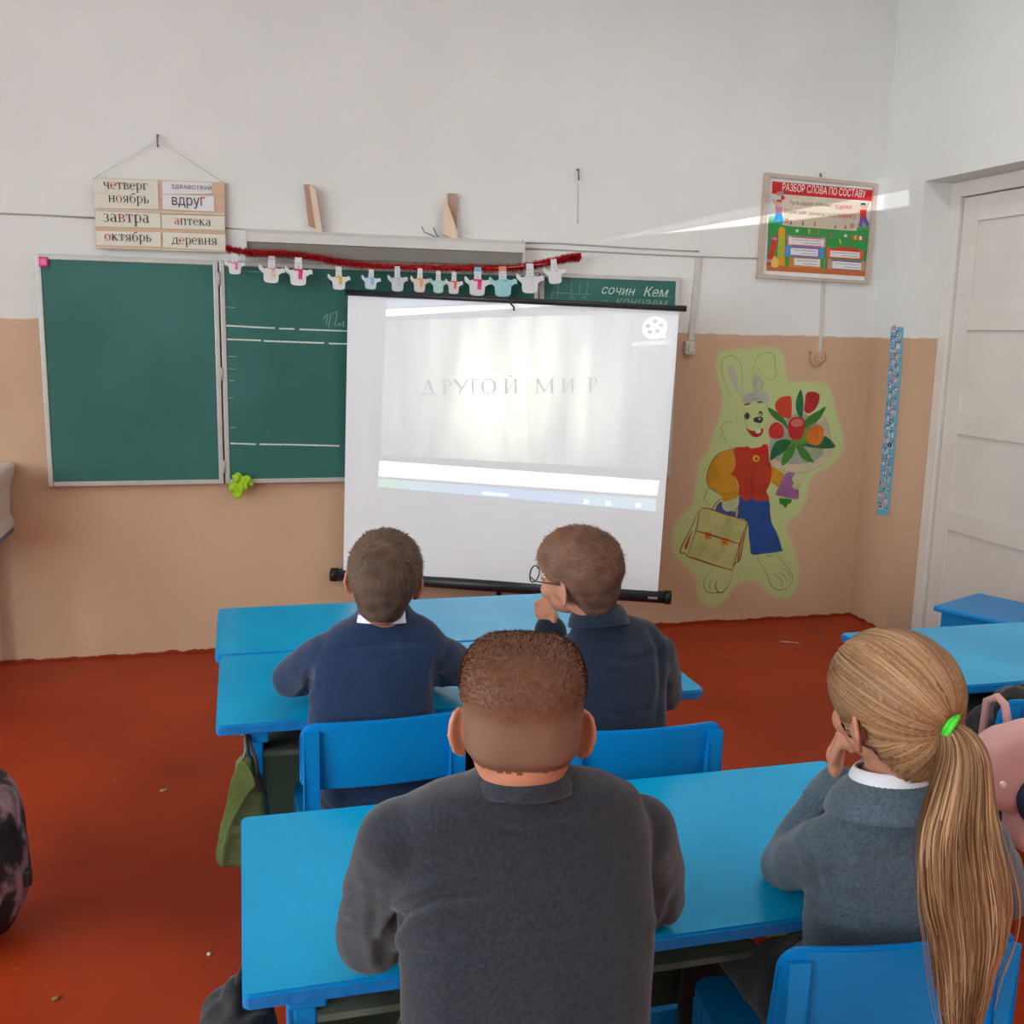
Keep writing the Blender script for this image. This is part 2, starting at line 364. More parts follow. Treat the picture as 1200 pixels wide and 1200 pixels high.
def serif_word(name, s, pL, pR, n, mats, parent, idx, lift):
    polys, x = [], 0
    for ch, k in zip(s, idx):
        adv, gl_ = SERIF[ch]; polys += [([(x+a, b) for a, b in q], k) for q in gl_]; x += adv
    pL, pR, n = Vector(pL), Vector(pR), Vector(n); ex_ = (pR-pL).normalized(); up = n.cross(ex_).normalized(); kx = (pR-pL).length/x
    V, Fc = [], []
    for q, k in polys:
        Fc.append(tuple(range(len(V), len(V)+len(q)))); V += [pL+ex_*(a*kx)+up*(b*kx*1.02)+n*lift for a, b in q]
    me = mesh_np(name, V, Fc)
    for m_ in mats: me.materials.append(m_)
    me.polygons.foreach_set('material_index', [k for _, k in polys]); return link(name, me, None, parent)
def lettering(name, s, pL, pR, n, mats, parent, idx=None, hs=1.0, offset=0, shear=0, height=None, space=1.0, lift=.0006):
    """flat letters between two baseline points on a plane with normal n"""
    V, Fc, mi = text_geo(s, idx, offset, shear, space)
    pL, pR, n = Vector(pL), Vector(pR), Vector(n)
    ex = (pR-pL).normalized(); up = n.cross(ex).normalized()
    x0, x1 = V[:, 0].min(), V[:, 0].max(); k = (pR-pL).length/(x1-x0)
    kz = k*hs if height is None else height/max(1e-6, V[:, 1].max()-min(0, V[:, 1].min()))
    P = [pL+ex*((v[0]-x0)*k)+up*(v[1]*kz)+n*lift for v in V]
    me = mesh_np(name, P, Fc)
    for m_ in mats: me.materials.append(m_)
    if idx: me.polygons.foreach_set('material_index', [min(i, len(mats)-1) for i in mi])
    return link(name, me, None, parent)
NF = Vector((0, -1, 0))     # out of the front wall
def ribbon(name, pts, wd, n, m, parent, lift=.0006, taper=False):
    """flat painted / chalk line along points lying on a plane"""
    pts = [Vector(p) for p in pts]; n = Vector(n); V = []; Fc = []
    for i, p in enumerate(pts):
        t = (pts[min(i+1, len(pts)-1)]-pts[max(i-1, 0)]).normalized(); s = n.cross(t).normalized()
        ww = wd*(1 if not taper else .35+.65*math.sin(math.pi*(i+.5)/len(pts)))
        V += [p+s*ww/2+n*lift, p-s*ww/2+n*lift]
        if i: Fc.append((2*i-2, 2*i-1, 2*i+1, 2*i))
    return link(name, mesh_np(name, V, Fc), m, parent)
def patch(name, poly, n, m, parent, lift=.0006, smooth_k=0):
    pts = catmull(poly, True, smooth_k) if smooth_k else [Vector(p) for p in poly]
    P = [p+Vector(n)*lift for p in pts]; T = tessellate_polygon([P]); nn = Vector(n)
    if nn.length > 0: T = [t if (P[t[1]]-P[t[0]]).cross(P[t[2]]-P[t[0]]).dot(nn) > 0 else t[::-1] for t in T]
    return link(name, mesh_np(name, P, [tuple(t) for t in T]), m, parent)

# ------------------------------------------------------------------ blackboard
M_GREEN = mat('board_green', (44, 104, 96), rough=.5, var=.05, vs=2.5, c2=(56, 114, 107), c2s=2.2, c2w=(.45, .7), spec=.35)
M_ALU = mat('board_frame_aluminium', (196, 196, 192), rough=.35, var=.05, vs=20, metallic=.25)
M_CHALK = mat('chalk_white', (205, 216, 210), rough=.9, var=.2, vs=120)
M_CHALKF = mat('chalk_faint', (128, 164, 152), rough=.9, var=.2, vs=120)
BX, BZ0, BZ1 = -.830, .818, 1.822
YBD = D-.05
board = empty('chalkboard', (BX+1.48, D, BZ0), label='long green chalkboard in an aluminium frame behind the projection screen', cat='chalkboard')
def leaf_panel(x0, x1, nm='panel'):
    pn = box(nm, (x0+.008, YBD+.006, BZ0+.008), (x1-.008, D-.004, BZ1-.008), M_GREEN, board)
    bm = bmesh.new(); fwid = .021
    add_box(bm, (x0, YBD, BZ0), (x0+fwid, D-.012, BZ1), .003); add_box(bm, (x1-fwid, YBD, BZ0), (x1, D-.012, BZ1), .003)
    add_box(bm, (x0+fwid, YBD, BZ0), (x1-fwid, D-.012, BZ0+fwid), .003); add_box(bm, (x0+fwid, YBD, BZ1-fwid), (x1-fwid, D-.012, BZ1), .003)
    bm_obj('leaf_frame', bm, M_ALU, pn)
    return pn
XS1 = BX+.752; XS2 = XS1+1.49; XE = BX+2.975
p1 = leaf_panel(BX, XS1-.003); p2 = leaf_panel(XS1+.004, XS2-.003); p3 = leaf_panel(XS2+.004, XE)
for xs in (XS1, XS2):
    for z in (BZ0+.08, (BZ0+BZ1)/2, BZ1-.08): tube('hinge', [(xs, YBD-.003, z-.03), (xs, YBD-.003, z+.03)], .006, M_ALU, board)
YG = YBD+.006
def G(u, v): return onY(u, v, YG)
chs = [[(265, 381.5), (300, 383.5), (322, 384.5)], [(327, 385), (345, 385.5)], [(351, 386), (407, 388)], [(266, 397.5), (306, 399)], [(309, 399.5), (380, 402)], [(385, 402.5), (407, 403)],
       [(270, 519.5), (300, 520.5)], [(304, 520.5), (340, 521), (398, 522.5)], [(266, 417.5), (278, 417.8)], [(267, 432), (276, 432.5)], [(265, 360), (276, 360.5)], [(268, 446), (275, 446)], [(268, 466), (274, 466)], [(269, 501), (276, 501)], [(290, 318), (308, 319)]]
for k, c in enumerate(chs):
    ribbon('chalk_line', [G(*q) for q in c], .007 if len(c) > 1 and k < 8 else .004, NF, M_CHALK if k < 8 else M_CHALKF, p2, lift=.001)
def chalk(strokes, parent, wd=.005, m=M_CHALK):
    for s in strokes: ribbon('chalk_stroke', catmull([G(*q) for q in s], False, 4), wd, NF, m, parent, lift=.001)
chalk([[(379, 374), (384, 368), (382, 381)], [(388, 367), (385, 383)], [(390, 368), (395, 366), (392, 382)], [(395, 382), (398, 379), (399, 382), (403, 376), (402, 383), (405, 381)]], p2, .004, M_CHALKF)
# handwriting at the right end: "сочин.. Кем / и кончаем"
lettering('chalk_writing', 'сочин...', G(705, 344), G(744, 346.5), NF, [M_CHALK], p3, shear=.3, offset=-.012, lift=.001)
lettering('chalk_writing', 'Кем,', G(754, 347), G(783, 348.5), NF, [M_CHALK], p3, shear=.3, offset=-.012, lift=.001)
lettering('chalk_writing', 'и', G(705, 357), G(711, 357.3), NF, [M_CHALKF], p3, shear=.3, offset=-.012, lift=.001)
lettering('chalk_writing', 'кончаем...', G(721, 358), G(782, 361), NF, [M_CHALKF], p3, shear=.3, offset=-.012, lift=.001)
ribbon('chalk_line', [G(762, 346.8), G(786, 348)], .003, NF, M_CHALKF, p3, lift=.001)
for a, b_ in [((648, 343), (692, 345)), ((655, 331), (653, 348)), ((670, 331), (669, 344)), ((680, 331), (679, 344)), ((689, 331), (687, 345)), ((647, 340), (646, 352))]:
    ribbon('chalk_line', [G(*a), G(*b_)], .003, NF, M_CHALKF, p3 if a[0] > 640 else p2, lift=.001)
chalk([[(667, 351), (670, 346), (673, 352)], [(682, 350), (686, 347), (687, 352)]], p3, .003, M_CHALKF)

# pink magnet and lime rag on the board
pk = onY(51, 307, YBD)
mg = empty('magnet', (pk.x, YG, pk.z-.02), label='small square pink magnet on the top left corner of the chalkboard', cat='magnet')
box('rim', (pk.x-.019, YG-.012, pk.z-.021), (pk.x+.019, YG, pk.z+.021), mat('magenta', (205, 45, 130), rough=.4), mg, bev=.004)
box('face', (pk.x-.013, YG-.015, pk.z-.014), (pk.x+.013, YG-.011, pk.z+.014), mat('pink', (238, 110, 175), rough=.4), mg, bev=.002)

# ------------------------------------------------------------------ hanging board of spelling cards
YC = D-.03
def C1(u, v, y=YC): return onY(100+u/6.6667, 200+v/6.6667, y)
M_WOODL = mat('pale_ply', (208, 178, 148), rough=.6, var=.08, vs=5, stretch=(1, 1, 8))
M_CARD = mat('card_cream', (224, 222, 208), rough=.7, var=.02)
M_PAPER = mat('paper_white', (228, 228, 230), rough=.7, var=.02)
M_INK = mat('ink_grey', (72, 70, 72), rough=.7)
M_INKR = mat('ink_red', (190, 62, 62), rough=.7)
cb = empty('word_card_board', C1(580, 600, D), label='hanging wooden board of printed spelling word cards above the chalkboard', cat='word board')
prism('backing', [C1(60, 55), C1(1085, 92), C1(1097, 640), C1(84, 605)], (0, .012, 0), M_WOODL, cb)
M_RAIL = mat('card_rail', (214, 202, 184), rough=.6)
for q in ([(68, 300), (585, 316), (585, 328), (70, 312)], [(590, 318), (1085, 336), (1085, 350), (590, 332)], [(84, 595), (1095, 628), (1097, 640), (84, 606)]):
    prism('rail', [C1(*a) for a in q], (0, -.008, 0), M_RAIL, cb)
cards = [('четверг', [(62, 58), (566, 76), (570, 190), (66, 172)], (138, 140), (490, 152), [0, 1, 0, 0, 0, 0, 0], 1.0),
         ('ноябрь', [(66, 174), (570, 190), (574, 300), (72, 292)], (178, 244), (500, 256), [0, 1, 0, 0, 0, 0], 1.0),
         ('ЗДРАВСТВУЙ', [(600, 80), (992, 92), (988, 178), (602, 184)], (672, 138), (984, 152), [0]*10, .95),
         ('вдруг', [(603, 186), (1006, 198), (1010, 320), (605, 300)], (678, 268), (938, 276), [0, 0, 0, 0, 1], 1.2),
         ('завтра', [(76, 314), (585, 330), (588, 446), (80, 434)], (138, 398), (504, 408), [0, 0, 1, 0, 0, 0], 1.05),
         ('аптека', [(596, 342), (1088, 356), (1090, 466), (598, 450)], (692, 420), (984, 432), [1, 0, 0, 0, 0, 0], 1.0),
         ('октябрь', [(82, 470), (588, 482), (590, 594), (86, 580)], (148, 544), (518, 556), [1, 0, 0, 0, 0, 0, 0], 1.0),
         ('деревня', [(606, 482), (1092, 500), (1095, 626), (608, 598)], (674, 572), (1032, 580), [0, 1, 0, 0, 0, 0, 0], 1.0)]
for i, (s, q, a, b_, idx, hs) in enumerate(cards):
    cd = prism('word_card', [C1(*t, YC-.003-.0008*(i % 2)) for t in q], (0, .0028, 0), M_PAPER if i in (2, 3) else M_CARD, cb)
    A_w, B_w = C1(*a, YC-.0045), C1(*b_, YC-.0045)
    if s == 'вдруг':
        lettering('printed_word', 'вдру', A_w, A_w.lerp(B_w, .83), NF, [M_INK], cd, hs=hs, lift=.0012); lettering('printed_word', 'г', A_w.lerp(B_w, .86), B_w, NF, [M_INKR], cd, hs=hs, lift=.0012)
    elif s == 'ЗДРАВСТВУЙ': lettering('printed_word', s, A_w, B_w, NF, [M_INK], cd, hs=hs, lift=.0012, space=1.1)
    else: serif_word('printed_word', s, A_w, B_w, NF, [M_INK, M_INKR], cd, idx, .0012)
M_STEEL = mat('hook_steel', (128, 126, 124), rough=.4, metallic=.7)
M_STRING = mat('white_string', (196, 192, 188), rough=.9)
hk = onY(185, 164, D-.02)
tube('hanging_string', [C1(66, 60, YC+.008), hk, C1(1080, 95, YC+.008)], .0012, M_STRING, cb, n=5)
def hook(u, v0, v1, label):
    a = onY(u, v0, D); b_ = onY(u, v1, D)
    tag(tube('wall_hook', [(a.x, D, a.z), (a.x, D-.025, a.z), (b_.x, D-.027, b_.z), (b_.x+.003, D-.018, b_.z-.006)], .004, M_STEEL), label, 'hook')
hook(185, 159, 171, 'steel wall hook above the hanging word card board')
hook(676, 199, 210, 'small steel wall hook above the right end of the tinsel')

# ------------------------------------------------------------------ lamp over the board, wood wedges, cables
x0, x1 = onY(289, 275, D-.08).x, onY(613, 300, D-.08).x
M_LAMPW = mat('lamp_casing_white', (214, 214, 210), rough=.45, var=.03)
lm = empty('board_lamp', ((x0+x1)/2, D, 1.86), label='long white lamp casing fixed to the wall over the chalkboard', cat='lamp')
zt, zm, zb = 1.965, 1.908, 1.848
def xz_extrude(name, prof, m):   # profile in (y,z) swept along x
    prism(name, [(x0, y, z) for y, z in prof], (x1-x0, 0, 0), m, lm)
xz_extrude('casing', [(D-.001, zt), (D-.05, zt), (D-.085, zt-.018), (D-.085, zm), (D-.001, zm)], M_LAMPW)
xz_extrude('reflector', [(D-.001, zm-.001), (D-.075, zm-.001), (D-.045, zb), (D-.001, zb)], mat('lamp_reflector_grey', (150, 148, 140), rough=.5))
for x in (x0-.006, x1): box('end_cap', (x, D-.088, zb-.004), (x+.006, D-.001, zt+.002), M_LAMPW, lm)
M_WOODA = mat('raw_pine', (226, 202, 180), rough=.7, var=.12, vs=6, stretch=(3, 3, .6))
M_WOODB = mat('raw_pine_dark', (184, 150, 128), rough=.7, var=.15, vs=6, stretch=(3, 3, .6))
def wedge(label, A, B):
    c = onY(sum(a[0] for a in B)/len(B), max(a[1] for a in B), D)
    r = empty('wooden_bracket', c, label=label, cat='bracket')
    prism('back_slat', [onY(*a, D-.03) for a in A], (0, .03, 0), M_WOODB, r); prism('front_slat', [onY(*a, D-.055) for a in B], (0, .025, 0), M_WOODA, r)
wedge('raw pine wall bracket above the left half of the board lamp', [(356.5, 216), (363, 216), (371, 267), (362, 264)], [(363, 218), (369.5, 221), (378.5, 277), (371.5, 276), (366, 240)])
wedge('raw pine wall bracket above the right half of the board lamp', [(526, 226.5), (535.5, 227), (535.5, 270), (526, 262)], [(520.5, 236), (524, 236), (536.2, 272), (536.5, 281), (530, 280), (520, 274)])
M_TWIG = mat('dark_wire', (70, 62, 58), rough=.6)
tw = empty('wire_stub', onY(515, 282, D), label='short forked dark wire sticking out of the wall beside the right bracket', cat='wire')
tube('strand', [onY(494, 265, D-.03), onY(497, 272, D-.03), onY(507, 276, D-.03), onY(515, 281.5, D-.02)], .0022, M_TWIG, tw, n=5)
tube('strand', [onY(508, 267, D-.03), onY(511, 274, D-.03), onY(515, 281.5, D-.02)], .0022, M_TWIG, tw, n=5)
M_CABLE = mat('cable_grey', (176, 172, 168), rough=.6)
M_TRUNK = mat('cable_cover_white', (206, 200, 194), rough=.6)
def cable(label, pts, r=.004, off=.005, m=M_CABLE):
    return tag(tube('wall_cable', [onY(u, v, D-off) for u, v in pts], r, m, n=6), label, 'cable')
cable('thin cable along the white wall left of the word card board', [(-60, 246.5), (0, 250), (60, 252.5), (112, 255.5)])
cable('short thin cable between the word card board and the board lamp', [(262, 267), (290, 269)], .003)
cable('upper thin cable along the wall right of the board lamp', [(608, 284), (660, 285.5), (740, 290.5), (806, 294), (819, 294.5)], .0035)
cable('lower thin cable running along the wall to the framed poster', [(616, 291), (700, 295), (790, 299.5), (860, 302), (894, 303)], .0035)
cable('long cable stub hanging below the small right wall hook', [(677, 213), (677, 262)], .002, .003, M_TRUNK)
def strip(name, a, b_, wd, th, m, parent, d=D):
    A, B = onY(*a, d), onY(*b_, d); s = Vector((wd/2, 0, 0))
    return prism(name, [A-s, A+s, B+s, B-s], (0, -th, 0), m, parent)
ls = empty('light_switch', onY(809, 416, D), label='white surface light switch with its cable cover right of the screen', cat='switch')
strip('cable_cover', (818, 302), (809, 399), .03, .012, M_TRUNK, ls)
c = onY(809, 407.5, D-.03)
box('switch_box', (c.x-.028, D-.035, c.z-.036), (c.x+.028, D-.001, c.z+.034), mat('switch_plastic', (206, 198, 184), rough=.4), ls, bev=.007)
box('rocker', (c.x-.012, D-.041, c.z-.02), (c.x+.012, D-.033, c.z+.018), mat('switch_plastic2', (214, 208, 196), rough=.4), ls, bev=.003)
so = empty('wall_socket', onY(957, 428, D), label='round beige wall socket at the end of a white cable cover under the poster', cat='socket')
strip('cable_cover', (964, 330), (960, 413), .018, .01, M_TRUNK, so)
c = onY(957.5, 420, D-.02)
def disc(name, c, r, th, m, parent, n=24, bev=.004):
    bm = bmesh.new(); bmesh.ops.create_cone(bm, cap_ends=True, segments=n, radius1=r, radius2=r, depth=th)
    bmesh.ops.rotate(bm, verts=bm.verts, matrix=Matrix.Rotation(math.pi/2, 3, 'X')); bmesh.ops.translate(bm, verts=bm.verts, vec=c)
    if bev: bmesh.ops.bevel(bm, geom=[e for e in bm.edges if len(e.link_faces) == 2 and e.calc_face_angle(0) > 1], offset=bev, segments=2, affect='EDGES')
    return bm_obj(name, bm, m, parent, smooth=False)
M_SOCK = mat('socket_beige', (205, 164, 134), rough=.4)
disc('socket_base', Vector((c.x, D-.012, c.z)), .038, .024, M_SOCK, so); disc('socket_cover', Vector((c.x+.008, D-.03, c.z+.004)), .028, .014, M_SOCK, so)
for dx in (-.008, .012): disc('pin_hole', Vector((c.x+dx+.004, D-.0375, c.z+.004)), .003, .002, M_TWIG, so, n=10, bev=0)
tube('bare_wire', [(c.x-.03, D-.01, c.z+.03), (c.x-.046, D-.02, c.z+.036), (c.x-.05, D-.02, c.z+.022)], .002, M_TWIG, so, n=5)

# ------------------------------------------------------------------ red tinsel with paper snowmen
YT = D-.112
path = catmull([onY(u, v, YT) for u, v in [(266, 291), (292, 296), (330, 297), (370, 302), (402, 308), (440, 311.5), (500, 313.5), (560, 314.5), (610, 313.5), (640, 308), (664, 303), (679, 301)]], False, 10)
tin = empty('tinsel_garland', path[0], label='red tinsel garland strung below the board lamp', cat='garland')
M_TIN = mat('red_tinsel', (212, 32, 36), rough=.45, var=.3, vs=90, metallic=0)
tube('core', path, .009, M_TIN, tin, n=6)
V, Fc = [], []
for i in range(len(path)-1):
    for k in range(80):
        p_ = path[i].lerp(path[i+1], random.random()); t = (path[i+1]-path[i]).normalized()
        a = random.uniform(0, 2*math.pi); r_ = random.uniform(.014, .027)
        d = Vector((0, math.cos(a), math.sin(a)))+t*random.uniform(-.5, .5); d.normalize(); s = d.cross(t).normalized()*.003
        b0 = len(V); e = p_+d*r_; V += [p_+s, p_-s, e-s*.6, e+s*.6]; Fc.append((b0, b0+1, b0+2, b0+3))
fr = link('fringe', mesh_np('fringe', V, Fc), M_TIN, tin); fr['kind'] = 'stuff'

M_SNOW = mat('snowman_paper', (222, 222, 224), rough=.8, var=.02)
M_DRAW = mat('pencil_grey', (120, 116, 122), rough=.9)
snow = [  # u, v(top), v(bottom), tilt, head colour, scarf colour, body tint, label
    (275.5, 297, 321, -.02, None, (226, 130, 180), None, 'paper snowman with pink scarf at the left end of the tinsel'),
    (317.5, 300, 331, .05, (206, 176, 190), (226, 190, 170), None, 'paper snowman with beige scarf, second from the left end of the tinsel'),
    (349.5, 301, 334, .02, None, (222, 70, 120), None, 'paper snowman with crimson scarf, third from the left end of the tinsel'),
    (397, 312, 339, .0, None, (214, 190, 90), None, 'paper snowman with mustard scarf near the left end of the screen rod'),
    (434, 315, 338.5, .06, None, (150, 196, 222), (204, 222, 236), 'pale blue paper snowman with sky blue scarf'),
    (466, 312, 341, -.02, (190, 206, 216), (196, 200, 206), (206, 210, 214), 'plain grey-white paper snowman without a bright scarf'),
    (491.5, 314, 342, .03, None, (232, 178, 120), (226, 206, 200), 'paper snowman with pale orange scarf beside the plain grey one'),
    (513.5, 317, 343, .0, None, (196, 226, 222), (186, 220, 214), 'mint green paper snowman with a smiling face'),
    (531.5, 318, 344, .02, None, (226, 120, 70), (222, 216, 222), 'paper snowman with deep orange scarf beside the mint one'),
    (559, 313, 346, .02, (120, 186, 212), (232, 70, 130), None, 'paper snowman with blue hat and hot pink scarf'),
    (589.5, 312, 347, -.04, (214, 150, 110), (160, 216, 220), (160, 214, 220), 'aqua paper snowman with an orange hat'),
    (621, 308, 343, -.03, None, (214, 212, 222), None, 'white paper snowman with bare face, second from the right end of the tinsel'),
    (651, 303, 332, -.12, None, (220, 220, 224), None, 'white paper snowman at the right end of the tinsel')]
SN_BODY = [(-.30, .56), (-.62, .52), (-.98, .66), (-1.06, .56), (-.98, .46), (-.72, .36), (-.62, .30), (-.60, .08), (-.42, 0), (0, -.02), (.42, 0), (.60, .08), (.62, .30), (.72, .34), (1.0, .42), (1.1, .38), (1.1, .50), (.98, .58), (.62, .54), (.30, .57)]
for i, (u, v0, v1, tl, hc, sc_, bc, lab) in enumerate(snow):
    y = D-.142-.0022*(i % 3); a = onY(u, v0, y); b_ = onY(u, v1, y); h = a.z-b_.z; wd = h*.46
    if 5 <= i <= 8: wd *= .84
    R2 = Matrix.Rotation(tl, 3, 'Y')
    def L2(x, z, yy=0, b_=b_, wd=wd, h=h, R2=R2, y=y): return b_+R2 @ Vector((x*wd, 0, z*h))+Vector((0, -yy, 0))
    s = empty('paper_snowman', b_, label=lab, cat='paper snowman', group='paper snowmen on the tinsel')
    prism('body', catmull([L2(x, z) for x, z in SN_BODY], True, 3), (0, .0008, 0), mat('snow_body_%d' % i, bc, rough=.8, var=.04) if bc else M_SNOW, s)
    prism('head', [L2(-.30, .54, .0006), (L2(.30, .54, .0006)), L2(.27, .98, .0006), L2(-.27, .98, .0006)], (0, .0006, 0), M_SNOW, s)
    if hc: prism('hat', [L2(-.33, .84, .0012), L2(.33, .84, .0012), L2(.25, 1.0, .0012), L2(-.25, 1.0, .0012)], (0, .0006, 0), mat('snow_hat_%d' % i, hc, rough=.8), s)
    if sc_:
        prism('scarf', [L2(-.34, .50, .0012), L2(.36, .50, .0012), L2(.36, .58, .0012), L2(-.34, .58, .0012)], (0, .0006, 0), mat('snow_scarf_%d' % i, sc_, rough=.8, var=.12, vs=60), s)
        prism('scarf_end', [L2(.0, .22, .0012), L2(.32, .20, .0012), L2(.34, .52, .0012), L2(.02, .52, .0012)], (0, .0006, 0), MATS['snow_scarf_%d' % i], s)
    for ex_ in (-.10, .10): patch('eye', [L2(ex_+.035*math.cos(t), .76+.022*math.sin(t), .0015) for t in np.linspace(0, 2*math.pi, 7)[:-1]], NF, M_DRAW, s)
    ribbon('smile', [L2(-.10, .66, .0015), L2(0, .63, .0015), L2(.10, .66, .0015)], .0022, NF, M_DRAW, s)
th_ = tube('thread', [onY(u, v, D-.138) for u, v in [(640, 309), (600, 313), (580, 314)]], .0012, M_STRING, tin, n=4)

# ------------------------------------------------------------------ framed poster
def Q(u, v, y=D-.028): return onY(880+u/7.5, 195+v/7.5, y)
ps = empty('framed_poster', Q(550, 1010, D), label='framed colourful grammar poster with red heading hanging right of the chalkboard', cat='poster')
M_FRAME = mat('poster_frame_wood', (196, 178, 164), rough=.5, var=.08, vs=12)
O4 = [(135, 52), (1122, 152), (1045, 1035), (60, 978)]; I4 = [(172, 92), (1086, 180), (1012, 1006), (106, 946)]
for i in range(4):
    j = (i+1) % 4
    prism('frame_rail', [Q(*O4[i]), Q(*O4[j]), Q(*I4[j]), Q(*I4[i])], (0, .026, 0), M_FRAME, ps)
YP = D-.012
def Pq(u, v): return onY(880+u/7.5, 195+v/7.5, YP)
prism('sheet', [Pq(*q) for q in I4], (0, .008, 0), M_PAPER, ps)
sheet = ps.children[-1]
def pp(name, pts, c, lift=.0008, k=0, nm=None):
    return patch(name, [Pq(*q) for q in pts], NF, mat('print_%d_%d_%d' % c, c, rough=.35, var=.05, vs=30), sheet, lift, k)
# printed ground: white, fading into green, wooden shelf
pp('printed_ground', [(165, 235), (1078, 310), (1060, 560), (150, 480)], (206, 206, 200))
for i in range(8):
    t0, t1 = i/8, (i+1)/8; g = lambda a, b_, t: a+(b_-a)*t; cc = tuple(int(g(a, b_, (i+.5)/8)) for a, b_ in zip((196, 206, 190), (52, 148, 74)))
    pp('printed_ground', [(g(160, 152, t0), g(430, 500, t0)), (g(1066, 1060, t0), g(480, 570, t0)), (g(1066, 1060, t1), g(480, 570, t1)), (g(160, 152, t1), g(430, 500, t1))], cc, .001)
pp('printed_ground', [(152, 500), (1060, 570), (1020, 940), (135, 900)], (52, 148, 74), .001)
pp('printed_shelf', [(140, 872), (1025, 918), (1018, 968), (133, 916)], (196, 106, 52), .0014)
pp('heading_band', [(188, 130), (1082, 208), (1078, 308), (182, 238)], (196, 32, 36), .0012)
lettering('heading', 'РАЗБОР СЛОВА ПО СОСТАВУ', Pq(274, 212), Pq(1004, 276), NF, [mat('print_white', (240, 238, 236), rough=.4)], sheet, hs=1.55, offset=.02, lift=.0018)
pp('printed_scroll', [(290, 262), (930, 310), (1000, 330), (985, 400), (950, 470), (930, 545), (900, 566), (600, 545), (300, 520), (270, 490), (290, 455), (285, 400)], (208, 190, 172), .0014, 3)
lettering('verse', 'Пусть радуют отличные', Pq(338, 332), Pq(704, 358), NF, [M_INK], sheet, hs=1.35, offset=.008, lift=.002)
lettering('verse', 'оценки', Pq(735, 372), Pq(880, 378), NF, [M_INKR], sheet, hs=1.25, lift=.002)
lettering('verse', 'Скорей зовёт звонок на', Pq(292, 408), Pq(646, 438), NF, [M_INK], sheet, hs=1.35, offset=.008, lift=.002)
lettering('verse', 'пере', Pq(662, 442), Pq(765, 450), NF, [mat('ink_sage', (120, 140, 122))], sheet, hs=1.2, lift=.002)
lettering('verse', 'менку!', Pq(770, 452), Pq(920, 462), NF, [M_INKR], sheet, hs=1.2, lift=.002)
for x, y, cc in ((350, 495, (80, 70, 66)), (455, 500, (90, 70, 40)), (560, 510, (150, 50, 50)), (740, 530, (140, 100, 90)), (830, 535, (180, 40, 50))):
    pp('printed_mark', [(x-9, y+16), (x-3, y-22), (x+5, y-22), (x+3, y), (x+12, y+10)], cc, .002)
for x, y in ((312, 480), (888, 522)): pp('scroll_curl', [(x+22*math.cos(a), y+24*math.sin(a)) for a in np.linspace(0, 6.28, 9)[:-1]], (176, 146, 116), .002)
# two little printed children
def kid(x, y, shirt, legs, flip, hair):
    f = -1 if flip else 1
    pp('printed_child', [(x-30*f, y+30), (x+30*f, y+30), (x+26*f, y+100), (x-26*f, y+100)], shirt, .002)
    pp('printed_child', [(x-28*f, y+96), (x+26*f, y+96), (x+40*f, y+170), (x+10*f, y+190), (x, y+140), (x-40*f, y+185), (x-50*f, y+160)], legs, .002)
    pp('printed_child', [(x+24*math.cos(a), y+26*math.sin(a)) for a in np.linspace(0, 6.28, 9)[:-1]], (214, 160, 132), .002)
    pp('printed_child', [(x-27, y-4), (x-18, y-28), (x+18, y-28), (x+27, y-4), (x+10, y-10), (x-12, y-12)], hair, .0024)
    pp('printed_child', [(x-24*f, y+36), (x-56*f, y-30), (x-46*f, y-36), (x-14*f, y+34)], (206, 150, 124), .002)
kid(245, 322, (196, 132, 170), (40, 150, 206), False, (140, 60, 40)); kid(985, 350, (206, 44, 36), (110, 84, 160), True, (60, 66, 74))
for x, y, cc in ((240, 240, (222, 130, 70)), (270, 238, (120, 160, 190)), (278, 275, (200, 40, 60))): pp('printed_balloon', [(x+17*math.cos(a), y+22*math.sin(a)) for a in np.linspace(0, 6.28, 9)[:-1]], cc, .0026)
for x, y in ((405, 566), (830, 610)):
    pp('printed_star', [(x+(22 if i % 2 == 0 else 8)*math.sin(i*math.pi/5), y-(22 if i % 2 == 0 else 8)*math.cos(i*math.pi/5)) for i in range(10)], (232, 236, 226), .002)
for k, (x, cc) in enumerate(((890, (220, 70, 50)), (915, (236, 190, 50)), (938, (220, 90, 60)), (962, (240, 240, 230)), (982, (220, 60, 60)))): pp('printed_cap', [(x-9, 605+k*3), (x+9, 603+k*3), (x+9, 640+k*2), (x-9, 645+k)], cc, .002)
for x, y, cc in ((510, 570, (190, 180, 40)), (590, 580, (210, 90, 70)), (700, 610, (214, 80, 60)), (782, 660, (200, 190, 50))): pp('printed_mark', [(x-10, y-25), (x+6, y-15), (x+8, y+20), (x-4, y+25)], cc, .002)
# printed books
def book(pts, c, inner=None, lines=2, edge=None):
    pp('printed_book', pts, c, .002)
    if edge:
        (a, b_, c_, d_) = pts
        for t0, t1 in ((.02, .12), (.88, .98)):
            lp = lambda p, q, t: (p[0]+(q[0]-p[0])*t, p[1]+(q[1]-p[1])*t)
            pp('book_band', [lp(a, b_, t0), lp(a, b_, t1), lp(d_, c_, t1), lp(d_, c_, t0)], edge, .0022)
    if inner:
        pp('book_label', inner, (226, 222, 222), .0026)
        for k in range(lines):
            a, b_, c_, d_ = inner; t = (k+.7)/(lines+.4); lp = lambda p, q, t: Pq(p[0]+(q[0]-p[0])*t, p[1]+(q[1]-p[1])*t)
            ribbon('print_line', [lp(lp2(a, d_, t), lp2(b_, c_, t), .1 if k == 0 else .4), lp(lp2(a, d_, t), lp2(b_, c_, t), .92)], .003, NF, mat('print_grey', (150, 140, 146)), sheet, lift=.003)
